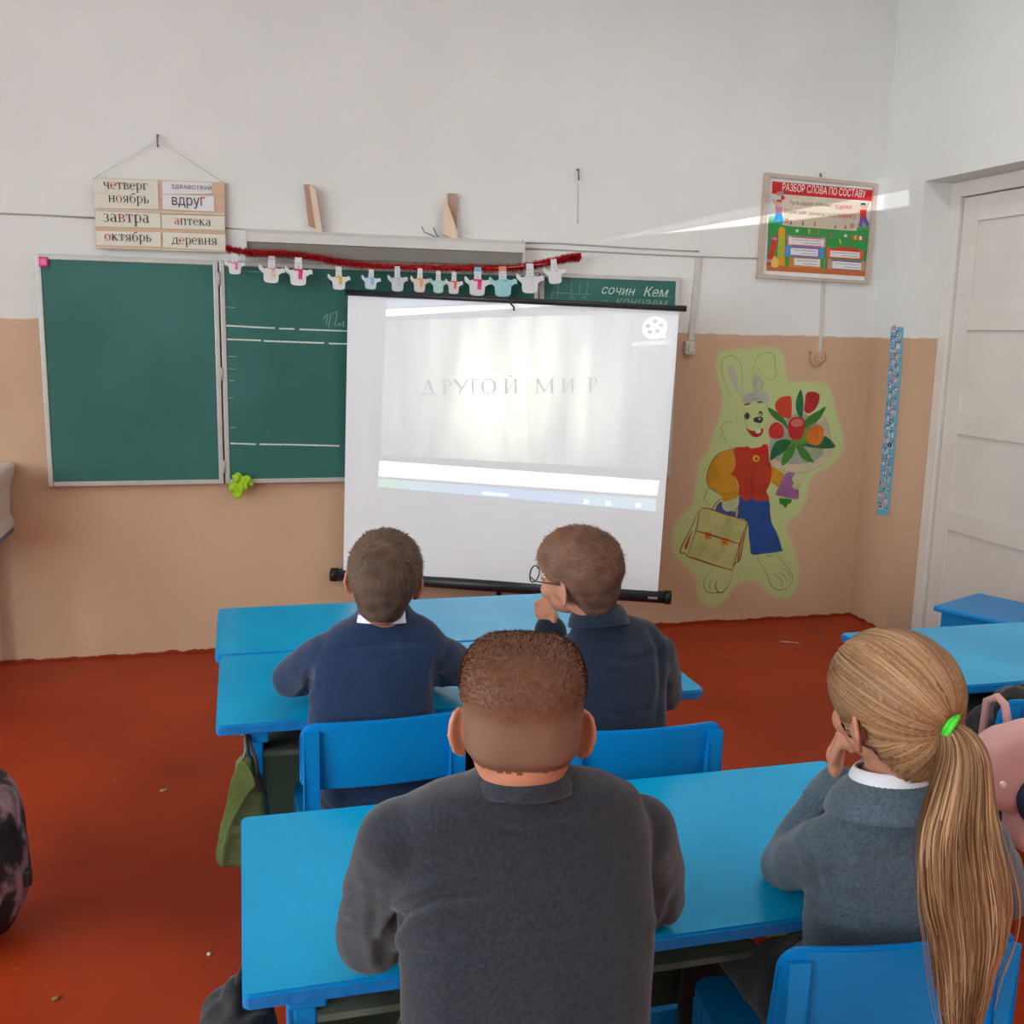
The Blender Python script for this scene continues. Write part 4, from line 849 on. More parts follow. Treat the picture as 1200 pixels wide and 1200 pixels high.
CAPS = {'Д': (1.02, _l((.48, 1), (.2, .06), .09)+_l((.5, 1), (.82, .06), .17)+_h(.04, 1., .06, .09)+_v(.07, -.18, .06, .09)+_v(.97, -.18, .06, .09)), 'Р': (.8, _v(.2, 0, 1, .17)+_sf(.2, .02)+_h(.08, .42, .98, .07)+_h(.2, .42, .5, .07)+_arc(.4, .74, .36, .26, -90, 90, 12, .085, .17)),
        'У': (.95, _l((.1, 1), (.5, .42), .17)+_l((.9, 1), (.32, 0), .09)+_sf(.1, .98)+_sf(.88, .98)), 'Г': (.8, _v(.2, 0, 1, .17)+_sf(.2, .02)+_h(.08, .76, .98, .085)+_v(.75, .78, 1, .07)), 'О': (1.1, _arc(.55, .5, .52, .54, 0, 360, 28, .085, .18)),
        'И': (1.05, _v(.2, 0, 1, .17)+_v(.85, 0, 1, .17)+_l((.24, .03), (.81, .97), .085)+_sf(.2, .02)+_sf(.2, .98)+_sf(.85, .02)+_sf(.85, .98)), 'М': (1.25, _v(.15, 0, 1, .09)+_v(1.08, 0, 1, .17)+_l((.16, .98), (.6, .09), .17)+_l((.6, .09), (1.06, .98), .085)+_sf(.15, .02)+_sf(1.08, .02))}
CAPS['Й'] = (1.05, CAPS['И'][1]+_arc(.52, 1.3, .2, .16, 200, 340, 8, .08, .11))
for ch, ua, ub in (('Д', 494, 511), ('Р', 518, 530.5), ('У', 531, 549.5), ('Г', 552, 562), ('О', 563.5, 582.5), ('Й', 590, 608), ('М', 627, 650), ('И', 657.5, 674), ('Р', 689, 701)):
    adv, gl_ = CAPS[ch]; vb = 462.5-(ua-494)*.012; A, B = Vector(SP(ua, vb)), Vector(SP(ub, vb-.2)); e = (B-A)/adv; up = Vector((-e.y, e.x)).normalized()*.068; V, Fc = [], []
    for q in gl_:
        Fc.append(tuple(range(len(V), len(V)+len(q))))
        for a, b_ in q: w_ = A+e*a+up*b_; V.append((w_.x, wave(w_.x, w_.y)-.003, w_.y))
    link('projected_letter', mesh_np('projected_letter', V, Fc), M_DIM, scr, keep_world=False)
slet('ИНТЕЛИНИКС', (741, 406), (786, 403.5), M_GLOW, 1.0, .01)
# film reel mark: ring with five holes (disc with dark spots set in front)
reel = [SP(767.5+14.5*math.cos(a)+2.0*math.sin(a), 384.5+12.5*math.sin(a)-2.5*math.cos(a)) for a in np.linspace(0, 2*math.pi, 33)[:-1]]
simg('projected_reel', reel, M_GLOW, .003)
M_HOLE = proj_mat('projected_hole', (214, 222, 214), .0)
for u, v in ((767.5, 376.5), (759.3, 382), (774.5, 380.5), (761.3, 389), (770.8, 388)): simg('projected_reel_hole', [SP(u+3.4*math.cos(a), v+2.9*math.sin(a)) for a in np.linspace(0, 2*math.pi, 13)[:-1]], M_HOLE, .0036)
simg('projected_reel', [SP(772, 394), SP(776, 392), SP(781, 395), SP(779, 396.5)], M_GLOW, .003)

# ------------------------------------------------------------------ furniture
M_BLUE = mat('desk_blue_paint', (1, 160, 214), rough=.22, var=.05, vs=3, bump=.03, bs=9, spec=.22, c2=(4, 164, 216), c2s=3)
M_BLUEC = mat('chair_blue_paint', (6, 134, 206), rough=.36, var=.06, vs=4, bump=.08, bs=14, spec=.32)
M_BLUEE = mat('desk_edge_blue', (14, 120, 196), rough=.4, var=.14, vs=22, bump=.3, bs=45, spec=.45)
M_GRND = mat('underside_dark_green', (44, 62, 48), rough=.6, var=.15, vs=6)
M_SHELF = mat('shelf_grey_green', (92, 98, 84), rough=.7, var=.3, vs=12)
ZD = .60
def rounded_rect(x0, y0, x1, y1, r, z, k=5, radii=None):
    out = []
    cs = [(x1, y1, 0), (x0, y1, 1), (x0, y0, 2), (x1, y0, 3)]
    for i, (x, y, q) in enumerate(cs):
        rr = radii[i] if radii else r
        cx = x-rr if x == x1 else x+rr; cy = y-rr if y == y1 else y+rr
        for j in range(k+1):
            a = (q+j/k)*math.pi/2; out.append(Vector((cx+rr*math.cos(a), cy+rr*math.sin(a), z)))
    return out
def desk(x0, x1, y0, y1, label, radii=None, z=ZD):
    r = empty('school_desk', ((x0+x1)/2, (y0+y1)/2, 0), label=label, cat='desk', group='blue double school desks')
    bm = bmesh.new(); add_prism(bm, rounded_rect(x0, y0, x1, y1, .012, z, radii=radii), Vector((0, 0, -.026)))
    bmesh.ops.recalc_face_normals(bm, faces=bm.faces)
    ed = [e for e in bm.edges if len(e.link_faces) == 2 and e.calc_face_angle(0) > 1]
    bmesh.ops.bevel(bm, geom=ed, offset=.004, segments=2, affect='EDGES')
    bm.normal_update()
    for f in bm.faces: f.material_index = 0 if f.normal.z > .5 else 1
    bm_obj('desk_top', bm, [M_BLUE, M_BLUEE], r)
    zt_ = z-.0265
    for sx in (x0+.075, x1-.075-.036):
        ym = (y0+y1)/2
        box('leg', (sx, y0+.10, .04), (sx+.036, y0+.16, zt_-.045), M_BLUEC, r, bev=.004); box('leg', (sx, y1-.16, .04), (sx+.036, y1-.10, zt_-.045), M_BLUEC, r, bev=.004)
        box('top_rail', (sx-.012, y0+.05, zt_-.045), (sx+.048, y1-.05, zt_), M_BLUEC, r, bev=.004)
        box('foot', (sx-.004, y0+.03, 0), (sx+.04, y1-.03, .04), M_BLUEC, r, bev=.005)
    box('modesty_panel', (x0+.111, y1-.15, .16), (x1-.111, y1-.135, zt_), M_GRND, r)
    box('shelf', (x0+.111, y0+.09, .475), (x1-.111, y1-.15, .487), M_SHELF, r)
    box('stretcher', (x0+.111, y1-.14, .08), (x1-.111, y1-.11, .14), M_BLUEC, r, bev=.004)
    return r
desk(-.075, 1.195, 2.40, 2.945, 'blue school desk where two boys in navy sit facing the screen', radii=[.012, .012, .012, .03])
desk(-.088, 1.175, 2.955, 3.47, 'empty blue desk nearest the wall, pushed against the front of another desk')
desk(-.018, 1.26, 1.36, 1.92, 'nearest blue school desk with the boy in charcoal and the girl')
desk(1.86, 3.10, 2.285, 2.81, 'blue school desk at the right edge near the door', radii=[.012, .02, .05, .012])

def chair_parts(wd=.385, ztop=.665):
    """one chair around its own origin (front = +y): seat, backrest, four legs, rails"""
    root = empty('school_chair')
    hw = wd/2; V = []; n = 26; rc = .035
    xs_ = [-hw*math.cos(math.pi*i/n) for i in range(n+1)]
    zb_ = ztop-.165
    for x in xs_:
        d = max(0, abs(x)-(hw-rc)); dz = rc-math.sqrt(max(0, rc*rc-d*d)); yc = -.190+.035*(x/hw)**2*.6
        for yy, lean in ((0, 0), (.014, 0)):
            V.append((x, yc+yy-.018, ztop-dz)); V.append((x, yc+yy, zb_+dz*.7))
    Fc = []
    for i in range(n):
        a, b_ = 4*i, 4*i+4
        Fc += [(a, a+1, b_+1, b_), (a+2, b_+2, b_+3, a+3), (a, b_, b_+2, a+2), (a+1, a+3, b_+3, b_+1)]
    Fc += [(0, 2, 3, 1), (4*n, 4*n+1, 4*n+3, 4*n+2)]
    bm = bmesh.new(); vs = [bm.verts.new(v) for v in V]
    for f in Fc: bm.faces.new([vs[i] for i in f])
    bmesh.ops.recalc_face_normals(bm, faces=bm.faces)
    ed = [e for e in bm.edges if len(e.link_faces) == 2 and e.calc_face_angle(0) > .9]
    bmesh.ops.bevel(bm, geom=ed, offset=.004, segments=2, affect='EDGES')
    bm_obj('backrest', bm, M_BLUEC, root, smooth=False)
    bm = bmesh.new(); add_prism(bm, rounded_rect(-hw+.01, -.175, hw-.01, .19, .04, .36), Vector((0, 0, -.016)))
    bmesh.ops.recalc_face_normals(bm, faces=bm.faces)
    bm_obj('seat', bm, M_BLUEC, root)
    for s in (-1, 1):
        x = s*(hw-.024)
        prism('leg', [(x-.017, -.175-.03, .0), (x-.017, -.147-.03, .0), (x-.017, -.157, .36), (x-.017, -.181, ztop-.022), (x-.017, -.205, ztop-.014), (x-.017, -.193, .36)], (.034, 0, 0), M_BLUEC, root)
        box('leg', (x-.016, .13, 0), (x+.016, .162, .344), M_BLUEC, root, bev=.003)
        box('side_rail', (x-.010, -.16, .30), (x+.010, .13, .344), M_BLUEC, root, bev=.003); box('side_rail', (x-.009, -.16, .14), (x+.009, .13, .17), M_BLUEC, root, bev=.003)
    box('cross_rail', (-hw+.04, .136, .305), (hw-.04, .154, .344), M_BLUEC, root, bev=.003)
    return root
def copy_tree(o, parent=None):
    c = o.copy(); COL.objects.link(c); c.parent = parent
    for ch in [k for k in bpy.data.objects if k.parent == o]: copy_tree(ch, c)
    return c
ch0 = chair_parts()
def place_chair(src, x, y, rz, label):
    src.location = (x, y, 0); src.rotation_euler = (0, 0, rz); tag(src, label, 'chair', 'blue wooden school chairs'); return src
spots = [(.298, 2.40, .03, 'blue wooden chair under the boy in the navy sweater'), (.872, 2.225, -.02, 'blue wooden chair under the boy with glasses and navy jacket'),
         (.948, 1.37, -.09, 'nearest blue wooden chair, at the bottom right behind the girl'), (.335, 1.13, -.03, 'blue wooden chair under the boy in charcoal'), (2.00, 2.20, .0, 'blue wooden chair at the right edge behind the pink backpack')]
for i, s in enumerate(spots): place_chair(ch0 if i == len(spots)-1 else copy_tree(ch0), *s)

# stool by the door
st_ = onZ(1122, 716, .44)
stool = empty('stool', (st_.x+.2, st_.y+.02, 0), .42, label='blue wooden stool standing by the door behind the right desk', cat='stool')
def sbox(name, lo, hi, bev=.004): return box(name, lo, hi, M_BLUEC, stool, bev=bev, local=True)
sbox('seat', (-.19, -.17, .415), (.19, .17, .44), .008); sbox('apron', (-.165, -.145, .36), (.165, .145, .414))
for sx in (-1, 1):
    for sy in (-1, 1): sbox('leg', (sx*.15-.016, sy*.13-.016, 0), (sx*.15+.016, sy*.13+.016, .36))

# wall-hung washbasin on a blue stand at the left edge
xb1 = -.985
wb = empty('washbasin', (xb1-.28, 4.6, 0), label='white washbasin on a blue stand cut off by the left edge of the picture', cat='washbasin')
M_CER = mat('white_enamel', (214, 208, 200), rough=.3, var=.04, vs=6)
bm = bmesh.new()
prof = [(0, .64), (.0, .66), (-.012, .70), (-.006, .82), (.012, .88), (.016, .90), (.016, .915), (.006, .925)]
def rect_ring(k, z): return [(-k, -k), (k, -k), (k, k), (-k, k)]
X0, X1, Y0, Y1 = xb1-.55, xb1, 4.44, D-.012
rings = []
for d, z in prof: rings.append([bm.verts.new((X, Y, z)) for X, Y in ((X0-d, Y0-d), (X1+d, Y0-d), (X1+d, Y1+min(d, 0)), (X0-d, Y1+min(d, 0)))])
for d, z in ((-.03, .925), (-.05, .88), (-.09, .78)): rings.append([bm.verts.new((X, Y, z)) for X, Y in ((X0-d, Y0-d), (X1+d, Y0-d), (X1+d, Y1+d), (X0-d, Y1+d))])
for a, b_ in zip(rings, rings[1:]):
    for k in range(4): bm.faces.new((a[k], a[(k+1) % 4], b_[(k+1) % 4], b_[k]))
bm.faces.new(rings[-1]); bm.faces.new(rings[0][::-1])
bm_obj('basin', bm, M_CER, wb)
M_BSTAND = mat('stand_blue_grey', (84, 116, 140), rough=.5)
box('stand_top', (X0+.01, Y0+.01, .615), (X1-.005, Y1, .639), M_BSTAND, wb, bev=.003)
for X in (X0+.04, X1-.125):
    for Y in (Y0+.03, Y1-.08): box('leg', (X, Y, 0), (X+.035, Y+.035, .614), M_BSTAND, wb, bev=.003)
tube('drain_pipe', [(X0+.27, 4.65, .615), (X0+.27, 4.65, .35), (X0+.27, 4.86, .32), (X0+.27, D-.002, .32)], .022, M_CER, wb)

# ------------------------------------------------------------------ organic surfaces (voxel-merged primitives)
def ico(sub):
    bm = bmesh.new(); bmesh.ops.create_icosphere(bm, subdivisions=sub, radius=1)
    bm.verts.index_update(); V = np.array([v.co[:] for v in bm.verts]); Fc = np.array([[v.index for v in f.verts] for f in bm.faces]); bm.free(); return V, Fc
ICO = {2: ico(2), 3: ico(3)}
def prim(c, r, rot=None, pw=1.0):
    return (np.array(c[:]), np.array(r if hasattr(r, '__len__') else (r, r, r), float), np.array(rot) if rot is not None else None, pw)
def chain(pts, step=.35):
    out = []
    for (a, ra), (b_, rb) in zip(pts, pts[1:]):
        a, b_ = Vector(a), Vector(b_); L = (b_-a).length; n = max(1, int(L/(step*min(ra, rb))))
        for i in range(n+1):
            t = i/n; out.append(prim(a.lerp(b_, t), ra+(rb-ra)*t))
    return out
def grow(pr, d): return [(c, np.maximum(r+d, .003), R_, pw) for c, r, R_, pw in pr]
def soup(pr):
    Vs, Fs, o = [], [], 0
    for c, r, R_, pw in pr:
        V, Fc = ICO[3 if r.max() > .03 else 2]; W = V
        if pw != 1.0:
            W = np.sign(V)*np.abs(V)**pw
            W = W/np.maximum(1e-6, (np.abs(W)**(2/pw)).sum(1, keepdims=True)**(pw/2))
        W = W*r
        if R_ is not None: W = W @ R_.T
        Vs.append(W+c); Fs.append(Fc+o); o += len(V)
    return np.vstack(Vs), np.vstack(Fs)
def remeshed(pr, voxel, it=6):
    V, Fc = soup(pr); me = bpy.data.meshes.new('soup')
    me.vertices.add(len(V)); me.vertices.foreach_set('co', V.astype(np.float32).ravel()); me.loops.add(len(Fc)*3); me.polygons.add(len(Fc))
    me.polygons.foreach_set('loop_start', np.arange(0, len(Fc)*3, 3, dtype=np.int32)); me.polygons.foreach_set('loop_total', np.full(len(Fc), 3, dtype=np.int32)); me.loops.foreach_set('vertex_index', Fc.astype(np.int32).ravel()); me.update(calc_edges=True)
    o = bpy.data.objects.new('soup', me); COL.objects.link(o)
    m1 = o.modifiers.new('r', 'REMESH'); m1.mode = 'VOXEL'; m1.voxel_size = voxel
    if it: m2 = o.modifiers.new('s', 'SMOOTH'); m2.factor = .5; m2.iterations = it
    dg = bpy.context.evaluated_depsgraph_get(); out = bpy.data.meshes.new_from_object(o.evaluated_get(dg)); bpy.data.objects.remove(o); bpy.data.meshes.remove(me)
    out.polygons.foreach_set('use_smooth', [True]*len(out.polygons)); return out
def get_vn(me):
    n = len(me.vertices); V = np.empty(n*3, np.float32); me.vertices.foreach_get('co', V); N = np.empty(n*3, np.float32); me.vertices.foreach_get('normal', N)
    return V.reshape(-1, 3).astype(float), N.reshape(-1, 3).astype(float)
def set_v(me, V): me.vertices.foreach_set('co', V.astype(np.float32).ravel()); me.update()
def folds(me, amp=.003, scale=9, seed=0., creases=(), stretch=(1, 1, .6)):
    """cloth relief: soft noise folds plus creases along 3-d polylines seen on the surface"""
    V, N = get_vn(me); d = np.zeros(len(V))
    if amp:
        for i, v in enumerate(V):
            q = Vector((v[0]*scale*stretch[0]+seed, v[1]*scale*stretch[1], v[2]*scale*stretch[2])); a = noise.noise(q); b_ = noise.noise(q*2.3)
            d[i] = amp*(1.6*(.5-abs(a))-.4+.5*b_)
    if creases:
        R_ = np.array([CR[:], CU[:], CF[:]]); P = (V-np.array([0, 0, CH])) @ R_.T; U = np.stack([600+F*P[:, 0]/P[:, 2], 600-F*P[:, 1]/P[:, 2]], 1)
        face = ((V-np.array([0, 0, CH]))*N).sum(1) < 0
        for pts, wpx, dep in creases:
            best = np.full(len(V), 1e9); tt = np.zeros(len(V)); n = len(pts)-1
            for k in range(n):
                a, b_ = np.array(pts[k], float), np.array(pts[k+1], float); e = b_-a; s = np.clip(((U-a) @ e)/(e @ e), 0, 1); q = np.linalg.norm(U-(a+s[:, None]*e), axis=1)
                m_ = q < best; best[m_] = q[m_]; tt[m_] = (k+s[m_])/n
            prof_ = np.exp(-(best/wpx)**2)-.5*np.exp(-((best-1.9*wpx)/wpx)**2)
            d -= np.where(face, dep*prof_*np.sin(np.clip(tt*.9+.05, 0, 1)*math.pi)**.5, 0)
    set_v(me, V+N*d[:, None])
def blob(name, pr, voxel, m, parent, it=6, fold=None):
    me = remeshed(pr, voxel, it)
    if fold: folds(me, **fold)
    return link(name, me, m, parent)
def sepr(c, r, p=.5, rot=None): return prim(c, r, rot, p)

# ------------------------------------------------------------------ bags and small things
M_OLIVE = mat('olive_oilcloth', (84, 100, 58), rough=.42, var=.15, vs=7, c2=(104, 112, 70), c2s=6, spec=.4)
gb = empty('shopping_bag', onY(285, 1005, 2.52), label='olive green bag hanging by its straps from the left side of a desk', cat='bag')
yb = 2.435
bp_ = lambda u, v, y=yb: onY(u, v, y)
pr = []
for t, (ul, ur, v) in [(i/9, q) for i, q in enumerate([(281, 296, 898), (276, 304, 918), (272, 309, 936), (268, 312, 954), (264, 312.5, 970), (261, 312, 984), (259, 311, 996), (258, 310, 1004)])]:
    for k in range(5):
        c = bp_(ul+4+(ur-ul-8)*k/4, v); pr.append(prim(c, (px2m(9, c), .022+.018*min(1, t*2), .030)))
blob('bag_body', pr, .006, M_OLIVE, gb, 14, dict(amp=.006, scale=12, seed=3))
prism('flap', catmull([bp_(u, v, yb-.055) for u, v in [(284, 890), (299, 918), (290, 930), (272, 962), (259, 990), (257, 1003), (262, 960), (272, 915)]], True, 3), (0, .006, 0), mat('olive_flap', (104, 122, 66), rough=.45, var=.2, vs=10), gb)
M_STRAP = mat('strap_grey', (120, 116, 112), rough=.6)
hk_ = Vector((-.008, 2.45, .565))
tube('strap', [bp_(281, 900, yb-.04), bp_(288, 880, yb-.02), hk_], .004, M_STRAP, gb, n=6)
tube('strap', [bp_(304, 928, yb-.03), bp_(300, 890, yb-.02), hk_], .005, M_TWIG, gb, n=6)
tube('strap', [bp_(296, 905, yb+.02), bp_(291, 880, yb+.01), hk_], .004, M_TWIG, gb, n=6)
tube('desk_hook', [(-.008, 2.45, .574), (-.008, 2.45, .556), (-.02, 2.45, .552)], .004, M_STEEL, gb, n=6)

M_CAMO = mat('bag_print', (150, 118, 120), rough=.6, var=.5, vs=30, c2=(40, 36, 38), c2s=13, c2w=(.45, .52), stretch=(1, 1, .6))
bk = empty('backpack', (-.76, 2.62, 0), label='dark patterned backpack standing on the floor at the left edge', cat='backpack')
pr = [sepr((-.76, 2.62, .225), (.205, .13, .222), .55), sepr((-.76, 2.52, .17), (.16, .09, .14), .6), prim((-.575, 2.60, .2), (.035, .07, .12))]
blob('bag_body', pr, .008, M_CAMO, bk, 6, dict(amp=.006, scale=9, seed=1))
tube('zip', [(-.60, 2.455, .10), (-.60, 2.45, .26), (-.64, 2.455, .315), (-.76, 2.44, .325)], .004, M_BLK, bk, n=6)
tube('haul_loop', [(-.80, 2.66, .43), (-.79, 2.66, .475), (-.73, 2.66, .475), (-.72, 2.66, .43)], .008, M_BLK, bk, n=8)
box('side_tag', (-.545, 2.55, .16), (-.53, 2.575, .20), M_BLK, bk, bev=.003)

M_BLACKF = mat('black_cloth', (26, 25, 28), rough=.85, var=.2, vs=8, sheen=.2)
jb = empty('jacket', (-.11, 1.55, .2), label='black jacket hanging at the left end of the nearest desk', cat='jacket')
blob('jacket_body', [sepr((-.028, 1.48, .335), (.062, .115, .165), .45), prim((-.06, 1.40, .30), (.03, .06, .13)), prim((-.01, 1.40, .40), (.03, .06, .08)), prim((-.03, 1.5, .5), (.02, .05, .03))], .006, M_BLACKF, jb, 4, dict(amp=.007, scale=16, seed=6))
tube('hanging_loop', [(-.03, 1.5, .52), (-.02, 1.5, .55), (-.005, 1.5, .572)], .004, M_BLACKF, jb, n=6)

M_PINKF = mat('pink_fabric', (196, 146, 142), rough=.8, var=.06, vs=8, sheen=.2)
M_NAVYF = mat('navy_fabric', (30, 36, 62), rough=.8, var=.1, vs=20)
pb = empty('backpack', (1.86, 1.90, .35), label='dusty pink backpack with navy pocket hanging on a chair at the right edge', cat='backpack')
pr = [sepr((1.845, 1.90, .545), (.20, .06, .11), .6), prim((1.80, 1.905, .62), (.13, .05, .04)), sepr((1.90, 1.88, .42), (.16, .055, .09), .6)]
blob('bag_body', pr, .008, M_PINKF, pb, 5, dict(amp=.006, scale=10, seed=2))
blob('front_pocket', [sepr((1.875, 1.838, .525), (.16, .026, .075), .7, np.array(Matrix.Rotation(-.35, 3, 'Y')))], .007, M_NAVYF, pb, 4)
c = onY(1177, 920, 1.808); disc('rivet', Vector((c.x, 1.812, c.z)), .007, .01, mat('rivet_pearl', (226, 204, 196), rough=.3), pb, n=14, bev=.002)
for x in (1.78, 1.94): tube('shoulder_strap', [(x, 1.955, .62), (x, 1.975, .672), (x, 2.0, .682), (x, 2.035, .66), (x, 2.04, .52)], .010, M_PINKF, pb, n=8)
bj = empty('jacket', (2.02, 2.12, .36), label='black padded jacket lying on the chair at the right edge behind the pink backpack', cat='jacket')
blob('jacket_body', [sepr((2.03, 2.18, .47), (.14, .12, .105), .7), prim((1.955, 2.13, .58), (.06, .07, .07)), prim((2.06, 2.16, .57), (.08, .08, .07))], .008, M_BLACKF, bj, 4, dict(amp=.01, scale=16, seed=9))

M_LIME = mat('lime_cloth', (160, 204, 36), rough=.8, var=.08, vs=30)
rg = onY(279, 570, YBD-.02)
pr = [prim(onY(u, v, YBD-.022), (px2m(ru, rg), .016, px2m(rv, rg))) for u, v, ru, rv in ((279, 560, 7, 6), (289, 563, 7, 6), (274, 572, 7, 7), (279, 578, 6, 7), (285, 570, 6, 6), (294, 567, 3, 3))]
me = remeshed(pr, .004, 2); folds(me, .009, 38, 4.); tag(link('cleaning_rag', me, M_LIME), 'crumpled lime green rag tucked on the chalkboard bottom frame', 'rag')

pk_ = empty('snack_packet', onZ(910, 1100, .488), label='yellow packet with red dots lying under the nearest desk by the girl', cat='packet')
q = onY(908, 1096, 1.50)
me = remeshed([sepr((.885, 1.485, .526), (.06, .028, .04), .7)], .005, 3); folds(me, .004, 30, 2.)
link('packet', me, mat('packet_yellow', (196, 190, 50), rough=.35), pk_)
for dx, dz in ((-.04, .01), (-.015, .03), (-.03, -.02)):
    disc('printed_dot', Vector((.885+dx, 1.4580, .525+dz)), .012, .003, mat('packet_red', (186, 52, 40), rough=.35), pk_, n=14, bev=0)
q = onY(428, 1171, 1.52)
me = remeshed([prim((q.x, 1.56, .515), (.045, .05, .028)), prim((q.x+.03, 1.54, .512), (.03, .04, .025))], .005, 3); folds(me, .008, 28, 8.)
tag(link('crumpled_bag', me, mat('blue_film', (64, 92, 118), rough=.3, var=.3, vs=30)), 'crumpled blue plastic bag on the shelf under the nearest desk', 'plastic bag')

def scrap(u, v, sx, sy, rz, c, label):
    p_ = onZ(u, v, 0); bm = bmesh.new(); add_prism(bm, [Vector((-sx, -sy*.4, .001)), Vector((sx*.2, -sy, .003)), Vector((sx, sy*.1, .001)), Vector((-sx*.3, sy, .002))], Vector((0, 0, .004)))
    bmesh.ops.recalc_face_normals(bm, faces=bm.faces); bmesh.ops.rotate(bm, verts=bm.verts, matrix=Matrix.Rotation(rz, 3, 'Z')); bmesh.ops.translate(bm, verts=bm.verts, vec=(p_.x, p_.y, -.001))
    tag(bm_obj('paper_scrap', bm, mat('scrap_%d_%d_%d' % c, c, rough=.8)), label, 'scrap')
scrap(192, 927, .018, .009, .5, (196, 150, 116), 'tan paper scrap on the red floor left of the olive bag')
scrap(925, 753, .045, .004, -.5, (206, 190, 180), 'thin white stick on the floor below the painted hare')
scrap(952, 740, .014, .012, .3, (110, 90, 120), 'mauve paper scrap on the floor near the corner, farther of two')
scrap(962, 745, .014, .012, 1.3, (96, 82, 130), 'violet paper scrap on the floor near the corner, nearer of two')
scrap(245, 1119, .006, .006, .3, (220, 214, 210), 'tiny white paper crumb on the floor beside the nearest desk')
scrap(65, 1171, .01, .008, 1., (150, 110, 80), 'small brown crumb on the floor at the bottom left')

# ------------------------------------------------------------------ people
M_SKIN = mat('skin', (196, 134, 107), rough=.55, var=.05, vs=14, bump=.05, bs=120, spec=.35)
for n_ in [M_SKIN.node_tree.nodes['Principled BSDF']]:
    n_.inputs['Subsurface Weight'].default_value = .12; n_.inputs['Subsurface Radius'].default_value = (.012, .005, .003); n_.inputs['Subsurface Scale'].default_value = .5
M_EYEW = mat('eye_white', (232, 230, 226), rough=.2); M_IRIS = mat('iris_brown', (70, 48, 34), rough=.2); M_LIP = mat('lip', (196, 116, 106), rough=.45)
M_HAIRC = attr_mat('hair', 'tint', rough=.55, spec=.25)
M_SHOE = mat('shoe_black', (30, 28, 28), rough=.5)
def head_matrix(c, yaw, pitch=0, roll=0, s=1.):
    """+y face, +x the person's right; yaw>0 turns to the left, roll>0 leans towards own left"""
    R_ = Matrix.Rotation(yaw, 3, 'Z') @ Matrix.Rotation(pitch, 3, 'X') @ Matrix.Rotation(-roll, 3, 'Y')
    M_ = (R_ @ Matrix.Scale(s, 3)).to_4x4(); M_.translation = c; return M_
def hp_(H, c, r, rot=None, pw=1.):
    R_ = np.array(H.to_3x3()); s = H.to_scale()[0]; Rn = R_/s
    return prim(H @ Vector(c), np.array(r)*s, Rn @ np.array(rot) if rot is not None else Rn, pw)
def skull(H, boxy=0.):
    pw = 1-.5*boxy
    return [hp_(H, (0, -.008, .022), (.074-.004*boxy, .092, .083-.006*boxy), None, pw), hp_(H, (0, .0, -.012), (.070, .082, .06)), hp_(H, (0, .032, -.048), (.054, .054, .05)), hp_(H, (0, .050, -.074), (.034, .034, .026)), hp_(H, (0, -.025, -.05), (.056, .06, .05)), hp_(H, (0, -.036, -.028), (.062, .058, .05)), hp_(H, (0, -.032, -.062), (.052, .052, .045))]
def ears(H, phi=.72):
    """shell standing off the head towards the back, with a rolled rim, lobe and concha"""
    pr = []
    for s in (-1, 1):
        eb = Vector((s*math.sin(phi), -math.cos(phi), 0)); o = Vector((s*.0695, .006, -.014)); R_ = Matrix((eb.cross(Vector((0, 0, 1))), eb, Vector((0, 0, 1)))).transposed()
        pt = lambda a, b_: o+eb*a+Vector((0, 0, b_))
        for t in np.linspace(0, 2*math.pi, 37)[:-1]:
            a, b_ = .017+.0165*math.cos(t)*(1 if math.sin(t) > -.3 else .82), .003+.0285*math.sin(t); pr.append(hp_(H, pt(a, b_), (.0050, .0050, .0050)))
        pr.append(hp_(H, pt(.015, .003), (.0042, .0165, .028), R_)); pr.append(hp_(H, pt(.006, -.002), (.009, .010, .022), R_)); pr.append(hp_(H, pt(.011, -.0275), (.0052, .0085, .0085)))
    return pr
def face(H):
    pr = [hp_(H, (0, .088, -.004), (.009, .010, .016)), hp_(H, (0, .097, -.022), (.0115, .012, .010)), hp_(H, (-.010, .090, -.026), (.007, .008, .006)), hp_(H, (.010, .090, -.026), (.007, .008, .006)),
          hp_(H, (0, .081, .026), (.045, .012, .012)), hp_(H, (-.034, .062, -.03), (.026, .022, .026)), hp_(H, (.034, .062, -.03), (.026, .022, .026)), hp_(H, (0, .079, -.052), (.022, .012, .012)), hp_(H, (0, .073, -.086), (.016, .014, .012))]
    return pr
def face_parts(H, root):
    for s in (-1, 1):
        blob_simple('eye', [hp_(H, (s*.030, .0700, .004), (.0122, .0122, .0090))], M_EYEW, root)
        blob_simple('iris', [hp_(H, (s*.030, .0814, .004), (.0055, .0022, .0055))], M_IRIS, root)
        blob_simple('eyebrow', [hp_(H, (s*(.022+.005*k), .0905-.0018*k, .0275-.0007*k), (.006, .003, .0022)) for k in range(5)], M_BROW, root)
    blob_simple('lips', [hp_(H, (x, .0915-abs(x)*.25, -.055+dz), (.006, .0045, .0042)) for x in (-.014, -.007, 0, .007, .014) for dz in (-.003, .003)], M_LIP, root)
M_BROW = mat('eyebrow_brown', (96, 66, 48), rough=.8)
def blob_simple(name, pr, m, parent):
    V, Fc = soup(pr); me = mesh_np(name, V, Fc, True); return link(name, me, m, parent)
